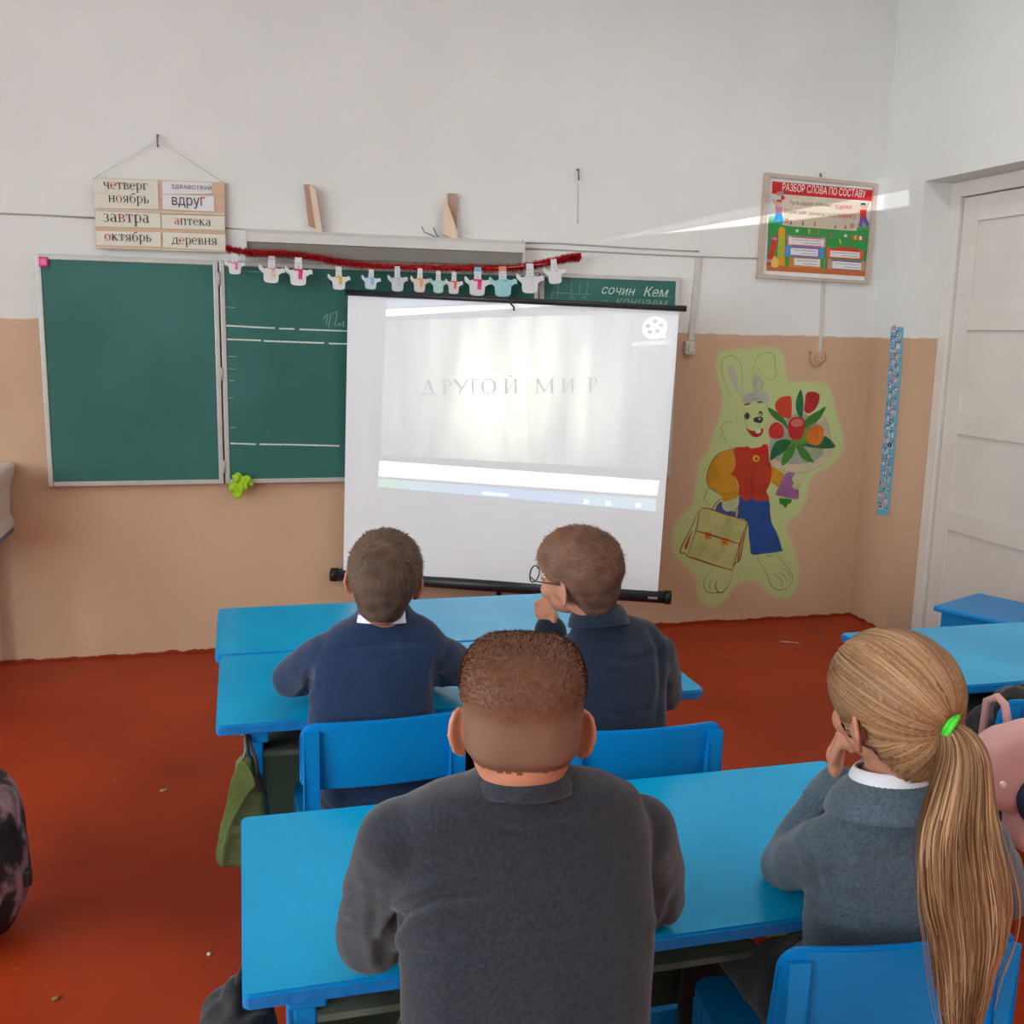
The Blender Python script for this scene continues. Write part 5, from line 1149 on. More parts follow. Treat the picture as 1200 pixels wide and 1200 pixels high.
def hand(wr, fwd, pal, side, curl=.5, s=1., thumb_in=.4):
    """palm + five fingers; pal = direction the palm faces, side = towards the thumb"""
    fwd, pal = Vector(fwd).normalized(), Vector(pal); pal = (pal-fwd*pal.dot(fwd)).normalized(); sd = fwd.cross(pal).normalized()
    if sd.dot(Vector(side)) < 0: sd = -sd
    wr = Vector(wr); R_ = Matrix((sd, fwd, pal)).transposed(); pr = []
    for k in (.2, .5, .8): pr.append(prim(wr+fwd*.065*k*s, (.030*s, .02*s, .0125*s), R_))
    for off, L in ((.0245, .058), (.0085, .066), (-.0075, .061), (-.0225, .048)):
        p_ = wr+fwd*.066*s+sd*off*s; d = fwd.copy(); pts = [(p_-fwd*.01*s, .0085*s)]; a = curl*.8
        for seg, f_ in ((.45, 1.0), (.32, .93), (.23, .85)):
            d = (Matrix.Rotation(a, 3, sd.cross(Vector((0, 0, 0)))) @ d) if False else (d*math.cos(a)+d_perp(d, pal, fwd)*math.sin(a))
            p_ = p_+d*L*seg*s; pts.append((p_, .0078*f_*s)); a = curl*1.25
        pr += chain(pts, .5)
    b0 = wr+fwd*.018*s+sd*.022*s; d1 = (fwd*.75+sd*.75+pal*.25).normalized(); d2 = (fwd+sd*(.25-thumb_in)+pal*.3).normalized()
    pr += chain([(b0, .011*s), (b0+d1*.030*s, .0098*s), (b0+d1*.030*s+d2*.026*s, .0085*s), (b0+d1*.030*s+d2*.046*s, .0072*s)], .5)
    return pr
def d_perp(d, pal, fwd):
    ax = fwd.cross(pal); return ax.cross(d).normalized() if ax.cross(d).dot(pal) >= -1 else pal
def rows_prims(rows, yaw=0., shrink=0.):
    """rows: (centre, half width, half depth, half height) from hips up; flattened, interpolated"""
    out = []; ax = Vector((math.cos(yaw), math.sin(yaw), 0)); R_ = np.array(Matrix.Rotation(yaw, 3, 'Z'))
    for (c0, w0, d0, h0), (c1, w1, d1, h1) in zip(rows, rows[1:]):
        for k in range(4):
            t = k/4; c = Vector(c0).lerp(Vector(c1), t); hw, hd, hh = w0+(w1-w0)*t-shrink, d0+(d1-d0)*t-shrink, h0+(h1-h0)*t
            a = min(hw, max(.045, hd*.75)); n = 9
            for i in range(n):
                o = -1+2*i/(n-1); out.append(prim(c+ax*o*(hw-a), (a, hd*(1-.22*o*o), hh), R_))
    c, hw, hd, hh = rows[-1]; out.append(prim(Vector(c), (hw-shrink, hd-shrink, hh), R_)); return out
def rowpx(v, l, r, Y, hd, hh=.035):
    c = onY((l+r)/2, v, Y); return (c, px2m((r-l)/2, c), hd, hh)
def band(name, c, axes, r0, r1, h, m, parent, ribs=0, amp=.0015, th=.004, a0=0, a1=2*math.pi, n=96, nt=7, bulge=0.):
    """cloth band around the neck: axes = (right, front, up); radii (x,y) at top and bottom"""
    ex_, ey_, ez_ = [Vector(a).normalized() for a in axes]; V, Fc = [], []
    closed = abs(a1-a0-2*math.pi) < 1e-6
    for side in (0, 1):
        for j in range(nt+1):
            t = j/nt
            for i in range(n+(0 if closed else 1)):
                a = a0+(a1-a0)*i/n; rb = (amp*math.cos(ribs*a) *min(1, 3*t) if ribs and side == 0 else 0)-(th if side else 0)+bulge*math.sin(math.pi*t)
                rx, ry = r0[0]+(r1[0]-r0[0])*t+rb, r0[1]+(r1[1]-r0[1])*t+rb
                V.append(Vector(c)+ex_*rx*math.cos(a)+ey_*ry*math.sin(a)-ez_*h*t)
    q = n if closed else n+1; S = q*(nt+1)
    for side in (0, 1):
        for j in range(nt):
            for i in range(n):
                k = side*S+j*q; i2 = (i+1) % q; f = (k+i, k+i2, k+q+i2, k+q+i); Fc.append(f if side else f[::-1])
    for i in range(n):
        i2 = (i+1) % q; Fc.append((i, i2, S+i2, S+i)); Fc.append((S-q+i2, S-q+i, 2*S-q+i, 2*S-q+i2))
    return link(name, mesh_np(name, V, Fc, True), m, parent)

def smooth01(x, a, b_): t = np.clip((x-a)/(b_-a), 0, 1); return t*t*(3-2*t)
def hair_shell(H, boxy, mask, thick, tint, seed=0, voxel=.0045):
    """scalp surface pushed out by the hair's thickness; returns mesh data in world space"""
    me = remeshed(skull(H, boxy), voxel, 8); V, N = get_vn(me); Hi = np.array(H.inverted()); Lc = V @ Hi[:3, :3].T+Hi[:3, 3]
    mk = mask(Lc); T = thick(Lc)*mk; nz = np.array([noise.noise(Vector(v)*45+Vector((seed, 0, 0))) for v in V])
    W = V+N*(T*(1+.12*nz)+.0008)[:, None]; C = tint(Lc, mk, nz)
    Fc = [tuple(p_.vertices) for p_ in me.polygons]; keep = [f for f in Fc if mk[list(f)].max() > .02]
    used = sorted({i for f in keep for i in f}); ix = {o: k for k, o in enumerate(used)}
    bpy.data.meshes.remove(me)
    return W[used], N[used], Lc[used], mk[used], C[used], [tuple(ix[i] for i in f) for f in keep]
def strands_short(W, N, Lc, mk, C, Fc, H, n, length, flow, lift=.35, wd=.0007, jit=.25):
    tri = np.array([(f[0], f[1], f[2]) for f in Fc]+[(f[0], f[2], f[3]) for f in Fc if len(f) == 4])
    A = np.linalg.norm(np.cross(W[tri[:, 1]]-W[tri[:, 0]], W[tri[:, 2]]-W[tri[:, 0]]), axis=1); pick = rng.choice(len(tri), n, p=A/A.sum())
    r1, r2 = rng.random(n), rng.random(n); s = np.sqrt(r1); b = np.stack([1-s, s*(1-r2), s*r2], 1); t = tri[pick]
    mix = lambda X: (X[t]*b.reshape(n, 3, *([1]*(X.ndim-1)))).sum(1)
    P, Nn, L, m_, Cc = mix(W), mix(N), mix(Lc), mix(mk), mix(C); Nn /= np.linalg.norm(Nn, axis=1, keepdims=True)
    R_ = np.array(H.to_3x3())/H.to_scale()[0]; fl = flow(L) @ R_.T; fl -= Nn*(fl*Nn).sum(1, keepdims=True); fl /= np.maximum(1e-6, np.linalg.norm(fl, axis=1, keepdims=True))
    d = fl+Nn*lift+rng.normal(0, jit, (n, 3)); d /= np.linalg.norm(d, axis=1, keepdims=True)
    ln = length(L)*(m_*.8+.2)*rng.uniform(.7, 1.15, n); sd = np.cross(d, Nn); sd /= np.maximum(1e-6, np.linalg.norm(sd, axis=1, keepdims=True)); sd *= wd*rng.uniform(.7, 1.3, n)[:, None]
    P0 = P-Nn*.002; mid = P0+d*ln[:, None]*.55+Nn*.0; tip = P0+(d*.95-Nn*.12)*ln[:, None]
    V = np.stack([P0+sd, P0-sd, mid+sd*.8, mid-sd*.8, tip], 1).reshape(-1, 3)
    k = np.arange(n)*5; tone = rng.uniform(.84, 1.16, n)[:, None]; Ct = np.repeat(Cc*tone, 5, 0)
    F4 = np.stack([k, k+1, k+3, k+2], 1); F3 = np.stack([k+2, k+3, k+4], 1)
    return V, [tuple(f) for f in F4]+[tuple(f) for f in F3], Ct
def hair_object(name, parts, parent, m=None):
    Vs, Fs, Cs, o = [], [], [], 0
    for V, Fc, C in parts: Vs.append(V); Fs += [tuple(i+o for i in f) for f in Fc]; Cs.append(C); o += len(V)
    V = np.vstack(Vs); C = np.clip(np.vstack(Cs), 0, 1); me = mesh_np(name, V, Fs, True)
    a = me.color_attributes.new('tint', 'FLOAT_COLOR', 'POINT'); a.data.foreach_set('color', np.hstack([C, np.ones((len(C), 1))]).astype(np.float32).ravel())
    return link(name, me, m or M_HAIRC, parent)
def nape_mask(Lc, front=.052, nape=-.062, ear=.046, soft=.012, side=-.028, temple=None):
    """1 where hair grows: above a line falling from the forehead, round the ears, to the nape"""
    x, y, z = Lc.T
    tp = side+.008 if temple is None else temple
    line = np.interp(y, [-.10, -.05, -.02, .02, .055, .085, .1], [nape, nape+.004, side, tp, max(.02, tp+.022), front, front+.01])
    mk = smooth01(z, line-soft*.4, line+soft)
    e = np.sqrt(((y+.006)/.6)**2+((z+.012)/1.0)**2); e = np.where(np.abs(x) > .05, e, 1)
    return mk*smooth01(e, ear*.72, ear*.95)
lc = lambda c: np.array(lin(c))

def legs(hipc, yaw, knee_d=.33, foot_y=.05, spread=.085, zs=.36, hw=.075):
    """seated legs: hips -> knees -> ankles; returns (trouser prims, leg prims, shoe prims)"""
    f = Vector((-math.sin(yaw), math.cos(yaw), 0)); s = Vector((math.cos(yaw), math.sin(yaw), 0)); tr, lg, sh = [], [], []
    for k in (-1, 1):
        h = Vector(hipc)+s*k*hw; h.z = zs+.078; kn = h+f*knee_d+s*k*.02; kn.z = zs+.06; an = kn+f*foot_y; an.z = .085
        tr += chain([(h, .076), (h.lerp(kn, .5), .068), (kn, .056), (kn.lerp(an, .5), .05), (an+Vector((0, 0, .01)), .044)])
        lg += chain([(h, .06), (kn, .046), (an, .032)])
        sh += chain([(Vector((an.x, an.y, .045))-f*.02, .04), (Vector((an.x, an.y, .038))+f*.08, .034), (Vector((an.x, an.y, .03))+f*.13, .026)])
    tr.append(prim(Vector(hipc)+Vector((0, 0, zs+.09-hipc[2])), (.15, .105, .085), np.array(Matrix.Rotation(yaw, 3, 'Z'))))
    return tr, lg, sh

def person(label, head, boxy, rows, arms, hips, top_m, bottom_m, hair_fn, yaw=0., fold=None, neck=None, top_name='sweater', hands=(), arm_r=(.046, .043, .036), voxel=.0055, knee=.33, foot_y=.05, collar=.0):
    c0 = Vector((hips[0], hips[1], 0)); root = empty('person', c0, label=label, cat='person')
    H = head_matrix(*head); nk_t = H @ Vector((0, -.022, -.05)); nk_b = Vector(neck)
    tr, lg, sh = legs(hips, yaw, knee, foot_y)
    top = rows_prims(rows, yaw)
    arm_skin = []; nb_ = Vector(neck); up_ = (nk_t-nb_).normalized(); fx = Vector((math.cos(yaw), math.sin(yaw), 0)); fy = up_.cross(fx).normalized()
    for a in np.linspace(0, 2*math.pi, 41)[:-1]:      # cloth closes round the neck, higher at the back
        top.append(prim(nb_+fx*math.cos(a)*.049+fy*math.sin(a)*.046+up_*(collar-.010*math.sin(a)), .014)); top.append(prim(nb_+fx*math.cos(a)*.052+fy*math.sin(a)*.045+up_*(collar-.020), .018)); top.append(prim(nb_+fx*math.cos(a)*.052+fy*math.sin(a)*.040+up_*(collar-.042), .022))
    for a in arms:
        sh_, el, wr = [Vector(q) for q in a]; r0, r1, r2 = arm_r
        top += chain([(nb_.lerp(sh_, .3)-Vector((0, 0, .022)), .036), (sh_-Vector((0, 0, .004)), r0-.006)])
        top += chain([(sh_, r0), (sh_.lerp(el, .5), r1+.002), (el, r1-.002), (el.lerp(wr, .5), r1-.004), (wr, r2)]); arm_skin += chain([(sh_, r0-.014), (el, r1-.014), (wr+(wr-el).normalized()*.015, .021)])
    skin = skull(H, boxy)+ears(H)+face(H)+chain([(nk_t, .050), (nk_t.lerp(nk_b, .5), .047), (nk_b-Vector((0, 0, .01)), .05)])+rows_prims(rows, yaw, .016)+arm_skin+lg
    skin.append(prim(Vector(hips)+Vector((0, 0, .0)), (.12, .08, .07)))
    for h in hands: skin += h
    blob('body', skin, .0042, M_SKIN, root, 3)
    blob(top_name, top, voxel, top_m, root, 18, fold)
    blob('trousers', tr, .008, bottom_m, root, 5, dict(amp=.004, scale=11, seed=5))
    for half in (sh[:len(sh)//2], sh[len(sh)//2:]): blob('shoe', half, .007, M_SHOE, root, 3)
    face_parts(H, root); hair_fn(H, root)
    return root, H
def cloth(name, c, rough=.9, vs=260, var=.14, bump=.25, bs=420, sheen=.25, c2=None): return mat(name, c, rough=rough, var=var, vs=vs, bump=bump, bs=bs, sheen=sheen, spec=.2, c2=c2, c2s=180, c2w=(.4, .6))
M_CHAR = cloth('charcoal_knit', (48, 50, 58), c2=(38, 41, 49)); M_NAVYK = cloth('navy_knit', (32, 54, 88), c2=(26, 45, 75)); M_NAVYJ = cloth('navy_suiting', (26, 38, 57), c2=(22, 31, 48)); M_SLATE = cloth('slate_knit', (88, 103, 115), c2=(74, 89, 101)); M_BLKJ = cloth('black_knit', (28, 28, 30))
M_TROU = cloth('dark_trousers', (26, 27, 36), vs=80); M_SHIRT = mat('white_shirt', (226, 228, 236), rough=.8, var=.03)

# --- the boy in charcoal (nearest, centre)
def hair_crew(H, root):
    mask = lambda L: nape_mask(L, .064, -.024, .034, .010, -.030)
    thick = lambda L: .0042+.0065*smooth01(L[:, 2], .03, .085)+.004*smooth01(np.abs(L[:, 0])+L[:, 2]*.6, .075, .12)
    dark, fade = lc((112, 73, 54)), lc((124, 91, 74))
    def tint(L, mk, nz):
        t = smooth01(L[:, 2]+.010*nz+.006*np.cos(L[:, 0]*40), .018, .062)*(1-.6*smooth01(L[:, 2], .092, .112)); low = .45*np.exp(-((L[:, 2]+.026)/.010)**2)  # crown tint lightened to paint in the light catching the top
        t = np.clip(t+low, 0, 1)[:, None]; return (fade*(1-t)+dark*t)*(1+.06*nz[:, None])
    S = hair_shell(H, .75, mask, thick, tint)
    flow = lambda L: np.stack([L[:, 0]*1.0-.02, -.5+0*L[:, 0], -.05-1.2*smooth01(-L[:, 2], -.06, 0)], 1)
    st = strands_short(*S, H, 15000, lambda L: .003+.007*smooth01(L[:, 2], .02, .08), flow, .8, .0004, .2)
    hair_object('hair', [(S[0], S[5], S[4]), st], root)
Y3 = 1.20
hc = onY(612, 846, Y3)
rows = [rowpx(1330, 478, 752, 1.07, .095, .05), rowpx(1200, 470, 766, 1.09, .095, .045), rowpx(1130, 468, 770, 1.12, .098, .04), rowpx(1080, 466, 772, 1.145, .098, .04), rowpx(1030, 463, 768, 1.165, .092, .04), rowpx(980, 456, 768, 1.185, .082, .036), rowpx(946, 464, 758, 1.185, .072, .030), rowpx(932, 490, 735, 1.175, .064, .024), rowpx(921, 535, 690, 1.172, .060, .020), rowpx(913, 560, 666, 1.172, .056, .014)]
rows[0][0].z = .44; rows[0] = (Vector((.35, 1.10, .45)), .15, .10, .06)
eL, eR = onY(434, 1096, 1.36), onY(765, 1048, 1.40)
sL, sR = onY(468, 985, 1.20), onY(747, 976, 1.215)
wL, wR = Vector((.27, 1.54, .637)), Vector((.47, 1.56, .637))
crs = [([(448, 1122), (456, 1092), (474, 1068), (512, 1052), (575, 1046)], 7, .010), ([(460, 1116), (500, 1121), (570, 1122)], 5, .004), ([(440, 1050), (438, 1090), (446, 1120)], 6, .004), ([(770, 1096), (782, 1072), (792, 1040)], 5, .005), ([(560, 968), (612, 976), (680, 965)], 5, .003), ([(420, 1040), (410, 1052), (402, 1050)], 5, .006), ([(408, 1080), (398, 1078)], 4, .005)]
person('boy with a cropped crew cut in a charcoal sweater sitting nearest the camera', (hc, -.27, .0, .0, 1.0), .75, rows, [(sL, eL, wL), (sR, eR, wR)], Vector((.35, 1.12, .45)), M_CHAR, M_TROU, hair_crew, -.05, dict(amp=.0035, scale=10, seed=11, creases=crs), neck=onY(612, 921, 1.178), collar=.018,
       hands=[hand(wL, (.9, .35, -.05), (0, 0, -1), (0, 1, 0), .25), hand(wR, (-.9, .35, -.05), (0, 0, -1), (0, 1, 0), .25)], arm_r=(.054, .055, .046))
bpy_p3 = [o for o in bpy.data.objects if o.name.startswith('person')][-1]
band('neckline', onY(613, 905, 1.168), (CR, (0.26, .96, -.18), (.03, .2, 1)), (.055, .054), (.064, .064), .022, M_CHAR, bpy_p3, ribs=60, amp=.0006, th=.006, bulge=.003)

# --- the boy in the navy sweater (front desk, left)
def hair_short(base, dark, n=15000, length=.018, whorl=(-.012, -.055, .085), lift=.28, T=.013, nape=-.075, front=.064, seed=0., side=-.03, ear=.044, temple=None):
    def fn(H, root):
        mask = lambda L: nape_mask(L, front, nape, ear, .012, side, temple)
        thick = lambda L: .005+(T-.005)*smooth01(L[:, 2], -.05, .03)
        def tint(L, mk, nz):
            w = np.array(whorl); d = np.linalg.norm(L-w, axis=1); ang = np.arctan2(L[:, 0]-w[0], L[:, 2]-w[2]); sw = .5+.5*np.sin(ang*2+d*60)
            t = np.clip(.35+.5*nz+.3*sw*np.exp(-d*18)+.35*smooth01(-L[:, 2], -.02, .06), 0, 1)[:, None]; return lc(base)*(1-t)+lc(dark)*t
        S = hair_shell(H, .15, mask, thick, tint, seed)
        w = np.array(whorl)
        def flow(L):
            d = L-w; tg = np.cross(d, np.array([0, -1., .4])); return d+tg*.45
        st = strands_short(*S, H, n, lambda L: length*(.6+.5*smooth01(L[:, 2], -.04, .05)), flow, lift, .0009, .20)
        hair_object('hair', [(S[0], S[5], S[4]), st], root)
    return fn
hc = onY(450.5, 677, 2.30)
rows = [(Vector((.30, 2.33, .45)), .145, .10, .06), rowpx(850, 361, 511, 2.315, .085, .04), rowpx(815, 363, 509, 2.32, .088, .036), rowpx(780, 364, 515, 2.33, .088, .036), rowpx(755, 370, 526, 2.34, .078, .03), rowpx(738, 386, 514, 2.34, .062, .024), rowpx(726, 408, 494, 2.34, .054, .018), rowpx(719, 420, 482, 2.34, .050, .014)]
sL, sR = onY(382, 764, 2.35), onY(514, 766, 2.35); eL, eR = onY(341, 795, 2.47), onY(541, 783, 2.48)
wL, wR = Vector((.20, 2.62, .632)), Vector((.42, 2.63, .632))
crs = [([(400, 762), (440, 755), (480, 752), (510, 756)], 4, .004), ([(352, 818), (362, 805), (365, 785)], 4, .008), ([(510, 812), (508, 792), (512, 775)], 4, .006)]
p, H = person('boy in a navy sweater with short dark hair at the front desk on the left', (hc, -.17, .04, -.10, .97), .15, rows, [(sL, eL, wL), (sR, eR, wR)], Vector((.30, 2.34, .45)), M_NAVYK, M_TROU, hair_short((122, 96, 80), (70, 55, 48), seed=1., nape=-.085), .0, dict(amp=.003, scale=11, seed=21, creases=crs), neck=onY(451, 722, 2.335), collar=.014,
             hands=[hand(wL, (.85, .4, -.05), (0, 0, -1), (0, 1, 0), .25), hand(wR, (-.85, .4, -.05), (0, 0, -1), (0, 1, 0), .25)], arm_r=(.047, .050, .040))
band('shirt_collar', onY(448, 715, 2.325), ((1, 0, -.05), (0, 1, -.2), (.05, .2, 1)), (.053, .054), (.062, .060), .028, M_SHIRT, p, th=.003)

# --- the boy with glasses in a navy jacket (front desk, right)
hc = onY(678, 674, 2.19)
rows = [(Vector((.86, 2.17, .45)), .15, .105, .06), rowpx(858, 655, 783, 2.14, .09, .04), rowpx(820, 652, 784, 2.16, .09, .036), rowpx(785, 655, 786, 2.18, .09, .036), rowpx(756, 660, 786, 2.20, .08, .03), rowpx(740, 666, 774, 2.205, .062, .024), rowpx(728, 676, 745, 2.205, .052, .018), rowpx(720, 684, 728, 2.205, .048, .014)]
sL, sR = onY(672, 768, 2.22), onY(769, 766, 2.20); eL, eR = onY(655, 815, 2.44), onY(778, 812, 2.36)
wL = onY(645, 740, 2.37); wR = Vector((.86, 2.60, .632))
crs = [([(760, 735), (772, 760), (776, 800), (770, 840)], 4, .005), ([(700, 770), (740, 775), (775, 765)], 4, .003), ([(690, 830), (730, 838), (770, 828)], 4, .003)]
p, H = person('boy with glasses in a dark navy jacket turning his head to the left', (hc, .70, -.02, .20, .99), .1, rows, [(sL, eL, wL), (sR, eR, wR)], Vector((.86, 2.18, .45)), M_NAVYJ, M_TROU, hair_short((146, 106, 86), (78, 52, 42), 17000, .020, (.022, -.078, .055), .2, .014, -.080, .062, 3., -.030, .036, .012), .06, dict(amp=.003, scale=12, seed=31, creases=crs), neck=onY(702, 725, 2.20), collar=.010, top_name='jacket',
             hands=[hand(wL, (-.42, .15, .9), (.6, .3, .2), (.3, -.9, 0), .8, .9), hand(wR, (-.6, .6, -.05), (0, 0, -1), (-.5, .8, 0), .25)], arm_r=(.050, .050, .042), knee=.34, foot_y=.06)
band('jacket_collar', onY(700, 711, 2.185), ((1, 0, .05), (0, 1, -.22), (-.05, .22, 1)), (.055, .056), (.072, .072), .042, M_NAVYJ, p, th=.006, bulge=.004)
# glasses: two rims, lenses, bridge, temples
gl = empty('glasses', H @ Vector((0, .1, 0))); gl.parent = p; gl.matrix_parent_inverse = parent_world(p).inverted()
M_GLR = mat('glasses_frame', (40, 36, 38), rough=.35)
ml = bpy.data.materials.new('lens_glass'); ml.use_nodes = True; b = ml.node_tree.nodes['Principled BSDF']; b.inputs['Transmission Weight'].default_value = 1; b.inputs['Roughness'].default_value = .02; b.inputs['IOR'].default_value = 1.1; b.inputs['Base Color'].default_value = (.92, .95, .96, 1)
for s in (-1, 1):
    ring = [H @ Vector((s*.033+.024*math.cos(t), .104-.10*(abs(s*.033+.024*math.cos(t))-.01)**2/.05, .002+.019*math.sin(t))) for t in np.linspace(0, 2*math.pi, 21)]
    tube('rim', ring, .0017, M_GLR, gl, n=6); patch('lens', ring[:-1], (0, 0, 0), ml, gl, 0)
    tube('temple', [H @ Vector((s*.057, .100, .006)), H @ Vector((s*.078, .07, .006)), H @ Vector((s*.0815, .02, .008)), H @ Vector((s*.080, -.008, .008)), H @ Vector((s*.079, -.02, -.012))], .0016, M_GLR, gl, n=6)
tube('bridge', [H @ Vector((-.010, .104, .006)), H @ Vector((0, .107, .009)), H @ Vector((.010, .104, .006))], .0016, M_GLR, gl, n=6)

# --- the girl with the ponytail
GH = {}
BAND = onY(1106, 846, 1.165)
def hair_girl(H, root):
    mask = lambda L: nape_mask(L, .050, -.090, .030, .010, -.040)
    thick = lambda L: .007+.004*smooth01(L[:, 2], -.03, .05)
    b0, b1, b2 = lc((154, 114, 80)), lc((116, 80, 55)), lc((182, 144, 106))
    def tint(L, mk, nz): t = np.clip(.5+.6*nz, 0, 1)[:, None]; return b0*(1-t)+b1*t
    S = hair_shell(H, .05, mask, thick, tint, 9.)
    W, N, Lc, mk, C, Fc = S; bv = BVHTree.FromPolygons([tuple(v) for v in W], Fc)
    n = 5200; pick = rng.choice(len(W), n); Vs, Fs, Cs = [], [], []
    for j, i in enumerate(pick):
        p_ = Vector(W[i]); dd = p_-BAND; nl = noise.noise((H.to_3x3().inverted() @ dd).normalized()*9); lk = min(1, max(0, .5+.9*nl+rng.normal(0, .10))); col = ((b1*(1-2*lk)+b0*2*lk) if lk < .5 else (b0*(2-2*lk)+b2*(2*lk-1)))*rng.uniform(.94, 1.06); wd = rng.uniform(.0005, .0012); lift = rng.uniform(.0016, .0040); pts = []
        for k in range(20):
            hit = bv.find_nearest(p_); q, nn = hit[0], hit[1]
            if (q-BAND).length < .028: pts.append((q.lerp(BAND, .35)+nn*lift, nn)); pts.append((BAND+Vector(rng.normal(0, .005, 3)), nn)); break
            pts.append((q+nn*lift, nn)); d = BAND-q; d -= nn*d.dot(nn)
            if d.length < 1e-5: break
            p_ = q+d.normalized()*.012
        if len(pts) < 3: continue
        base = sum(len(v) for v in Vs); vv = []
        for k, (q, nn) in enumerate(pts):
            t = pts[min(k+1, len(pts)-1)][0]-pts[max(k-1, 0)][0]; s = t.cross(nn); s = s.normalized()*wd if s.length > 1e-7 else Vector((wd, 0, 0)); vv += [q+s, q-s]
        Vs.append(np.array([v[:] for v in vv])); Cs.append(np.repeat(col[None], len(vv), 0))
        Fs += [(base+2*k, base+2*k+1, base+2*k+3, base+2*k+2) for k in range(len(pts)-1)]
    ho = hair_object('hair', [(W, Fc, C), (np.vstack(Vs), Fs, np.vstack(Cs))], root)
    # ponytail: centre line and half width along its length
    G_ = [(1106, 846, 1.165, 11), (1122, 858, 1.15, 17), (1130, 885, 1.13, 23), (1126, 930, 1.11, 32), (1124, 975, 1.095, 42), (1128, 1020, 1.085, 48), (1132, 1060, 1.08, 48), (1134, 1100, 1.08, 40), (1130, 1140, 1.085, 30), (1128, 1175, 1.09, 24), (1128, 1215, 1.09, 17)]
    cen = catmull([onY(u, v, Y) for u, v, Y, _ in G_], False, 6); wds = catmull([Vector((px2m(w_, onY(u, v, Y)), 0, 0)) for u, v, Y, w_ in G_], False, 6); m_ = len(cen)
    Vs, Fs, Cs = [], [], []
    core = bmesh.new(); ang = np.linspace(0, 2*math.pi, 15)[:-1]; rr = []
    for k in range(m_-3): rr.append([cen[k]+CR*math.cos(a)*wds[k].x*.8+Vector((0, .93, 0))*math.sin(a)*min(.018, wds[k].x*.7) for a in ang])
    base = 0; V = [q for r in rr for q in r]; q_ = len(ang)
    Fk = [(r*q_+i, r*q_+(i+1) % q_, (r+1)*q_+(i+1) % q_, (r+1)*q_+i) for r in range(len(rr)-1) for i in range(q_)]
    core.free(); Vc = np.array([v[:] for v in V]); Cc = np.repeat((b1*.8)[None], len(Vc), 0)
    n = 2200; o = 0
    for j in range(n):
        a = rng.uniform(0, 2*math.pi); r_ = math.sqrt(rng.random())*1.02; ph = rng.uniform(0, 6.28); am = rng.uniform(.0, .12); endk = int(m_*rng.uniform(.72, 1.0)) if rng.random() < .75 else m_; wd = rng.uniform(.0006, .0016)
        lock = noise.noise(Vector((math.cos(a)*2.2, math.sin(a)*2.2, 3.3))); tone = rng.uniform(.8, 1.15)*(1+.45*lock); col = (b0 if rng.random() < .5 else (b1 if rng.random() < .55 else b2))*tone
        stray = 1.0 if rng.random() > .05 else rng.uniform(1.15, 1.6); vv = []
        for k in range(0, max(endk, 12)):
            k = min(k, m_-1); t = k/m_; w_ = wds[k].x; off = (math.cos(a)*r_*(1+(stray-1)*t)+am*math.sin(t*7+ph)+.10*lock*math.sin(t*9))*w_
            q = cen[k]+CR*off+Vector((0, 1, 0))*(math.sin(a)*r_*min(.028, w_*.8)); t1 = (cen[min(k+1, m_-1)]-cen[max(k-1, 0)]).normalized(); s = t1.cross(CF).normalized()
            tw = math.cos(a*3+k*.2); s = (s*(.6+.4*abs(tw))+CF*.3*tw)*wd*(1 if k < endk*.85 else .5); vv += [q+s, q-s]
        vn = len(vv)//2; Vs.append(np.array([v[:] for v in vv])); Cs.append(np.repeat(col[None], len(vv), 0)); Fs += [(o+2*k, o+2*k+1, o+2*k+3, o+2*k+2) for k in range(vn-1)]; o += len(vv)
    hair_object('ponytail', [(Vc, Fk, Cc), (np.vstack(Vs), Fs, np.vstack(Cs))], root)
    # bright green hair tie
    t1 = (cen[3]-cen[0]).normalized(); a1 = t1.orthogonal().normalized(); a2 = t1.cross(a1)
    tie = bmesh.new()
    for k in (-1.5, -.5, .5, 1.5): add_tube(tie, [BAND+t1*(.002+k*.006)+(a1*math.cos(a)+a2*math.sin(a))*.0165 for a in np.linspace(0, 2*math.pi, 21)], .0045, 8)
    bm_obj('hair_tie', tie, mat('neon_green', (70, 226, 56), rough=.5), root, True)
hc = onY(1046, 826, 1.255)
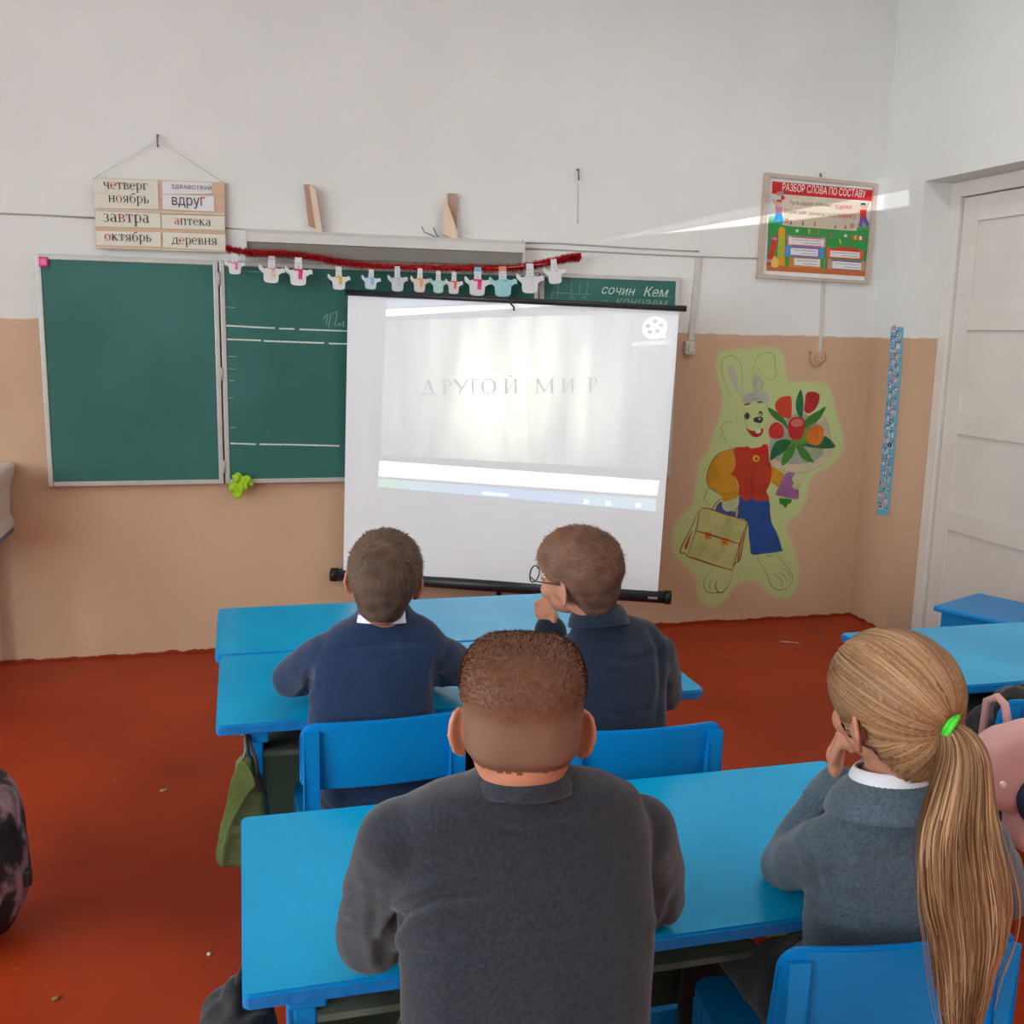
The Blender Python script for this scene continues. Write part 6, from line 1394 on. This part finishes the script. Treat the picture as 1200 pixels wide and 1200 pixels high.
rows = [(Vector((.965, 1.38, .45)), .13, .10, .06), rowpx(1120, 935, 1165, 1.33, .085, .045), rowpx(1060, 938, 1172, 1.315, .088, .04), rowpx(1010, 945, 1172, 1.30, .085, .036), rowpx(970, 955, 1160, 1.295, .076, .032), rowpx(945, 972, 1134, 1.29, .062, .026), rowpx(926, 996, 1096, 1.285, .054, .02), rowpx(915, 1008, 1080, 1.285, .048, .014)]
sL, sR = onY(966, 992, 1.315), onY(1148, 985, 1.29); eL, eR = onY(920, 1015, 1.47), onY(1180, 1050, 1.46)
wL = onY(982, 921, 1.425); wR = Vector((1.17, 1.56, .632))
crs = [([(950, 1062), (985, 1072), (1015, 1080)], 6, .008), ([(945, 985), (955, 1015), (962, 1050)], 6, .004), ([(1000, 1000), (1040, 1008), (1080, 1000)], 7, .003), ([(920, 980), (935, 960), (950, 948)], 5, .005)]
p, H = person('girl with a long blond ponytail in a slate cardigan resting her cheek on her hand', (hc, .20, -.05, .20, 1.0), .05, rows, [(sL, eL, wL), (sR, eR, wR)], Vector((.965, 1.38, .45)), M_SLATE, M_BLACKF, hair_girl, -.06, dict(amp=.004, scale=10, seed=41, creases=crs), neck=onY(1044, 918, 1.285), top_name='cardigan',
             hands=[hand(wL, (-.18, .12, 1), (.75, -.5, .1), (.3, .9, 0), .85, 1.0), hand(wR, (-.15, .95, -.05), (0, 0, -1), (-1, 0, 0), .25)], arm_r=(.047, .046, .038), knee=.31)
band('shirt_collar', onY(1042, 899, 1.265), ((1, 0, -.02), (0, 1, -.2), (0, .2, 1)), (.051, .052), (.060, .060), .024, M_SHIRT, p, th=.003, bulge=.003)
band('shawl_collar', onY(1042, 910, 1.265), ((1, 0, -.02), (0, 1, -.2), (0, .2, 1)), (.059, .060), (.100, .090), .052, M_SLATE, p, ribs=44, amp=.0024, th=.007, bulge=.008)
bc_ = wL.lerp(eL, .18); ax = (wL-eL).normalized(); a1 = ax.orthogonal().normalized()
band('cuff', wL+ax*.004, (a1, ax.cross(a1), ax), (.036, .036), (.041, .041), .05, M_SLATE, p, ribs=26, amp=.0016, th=.006)
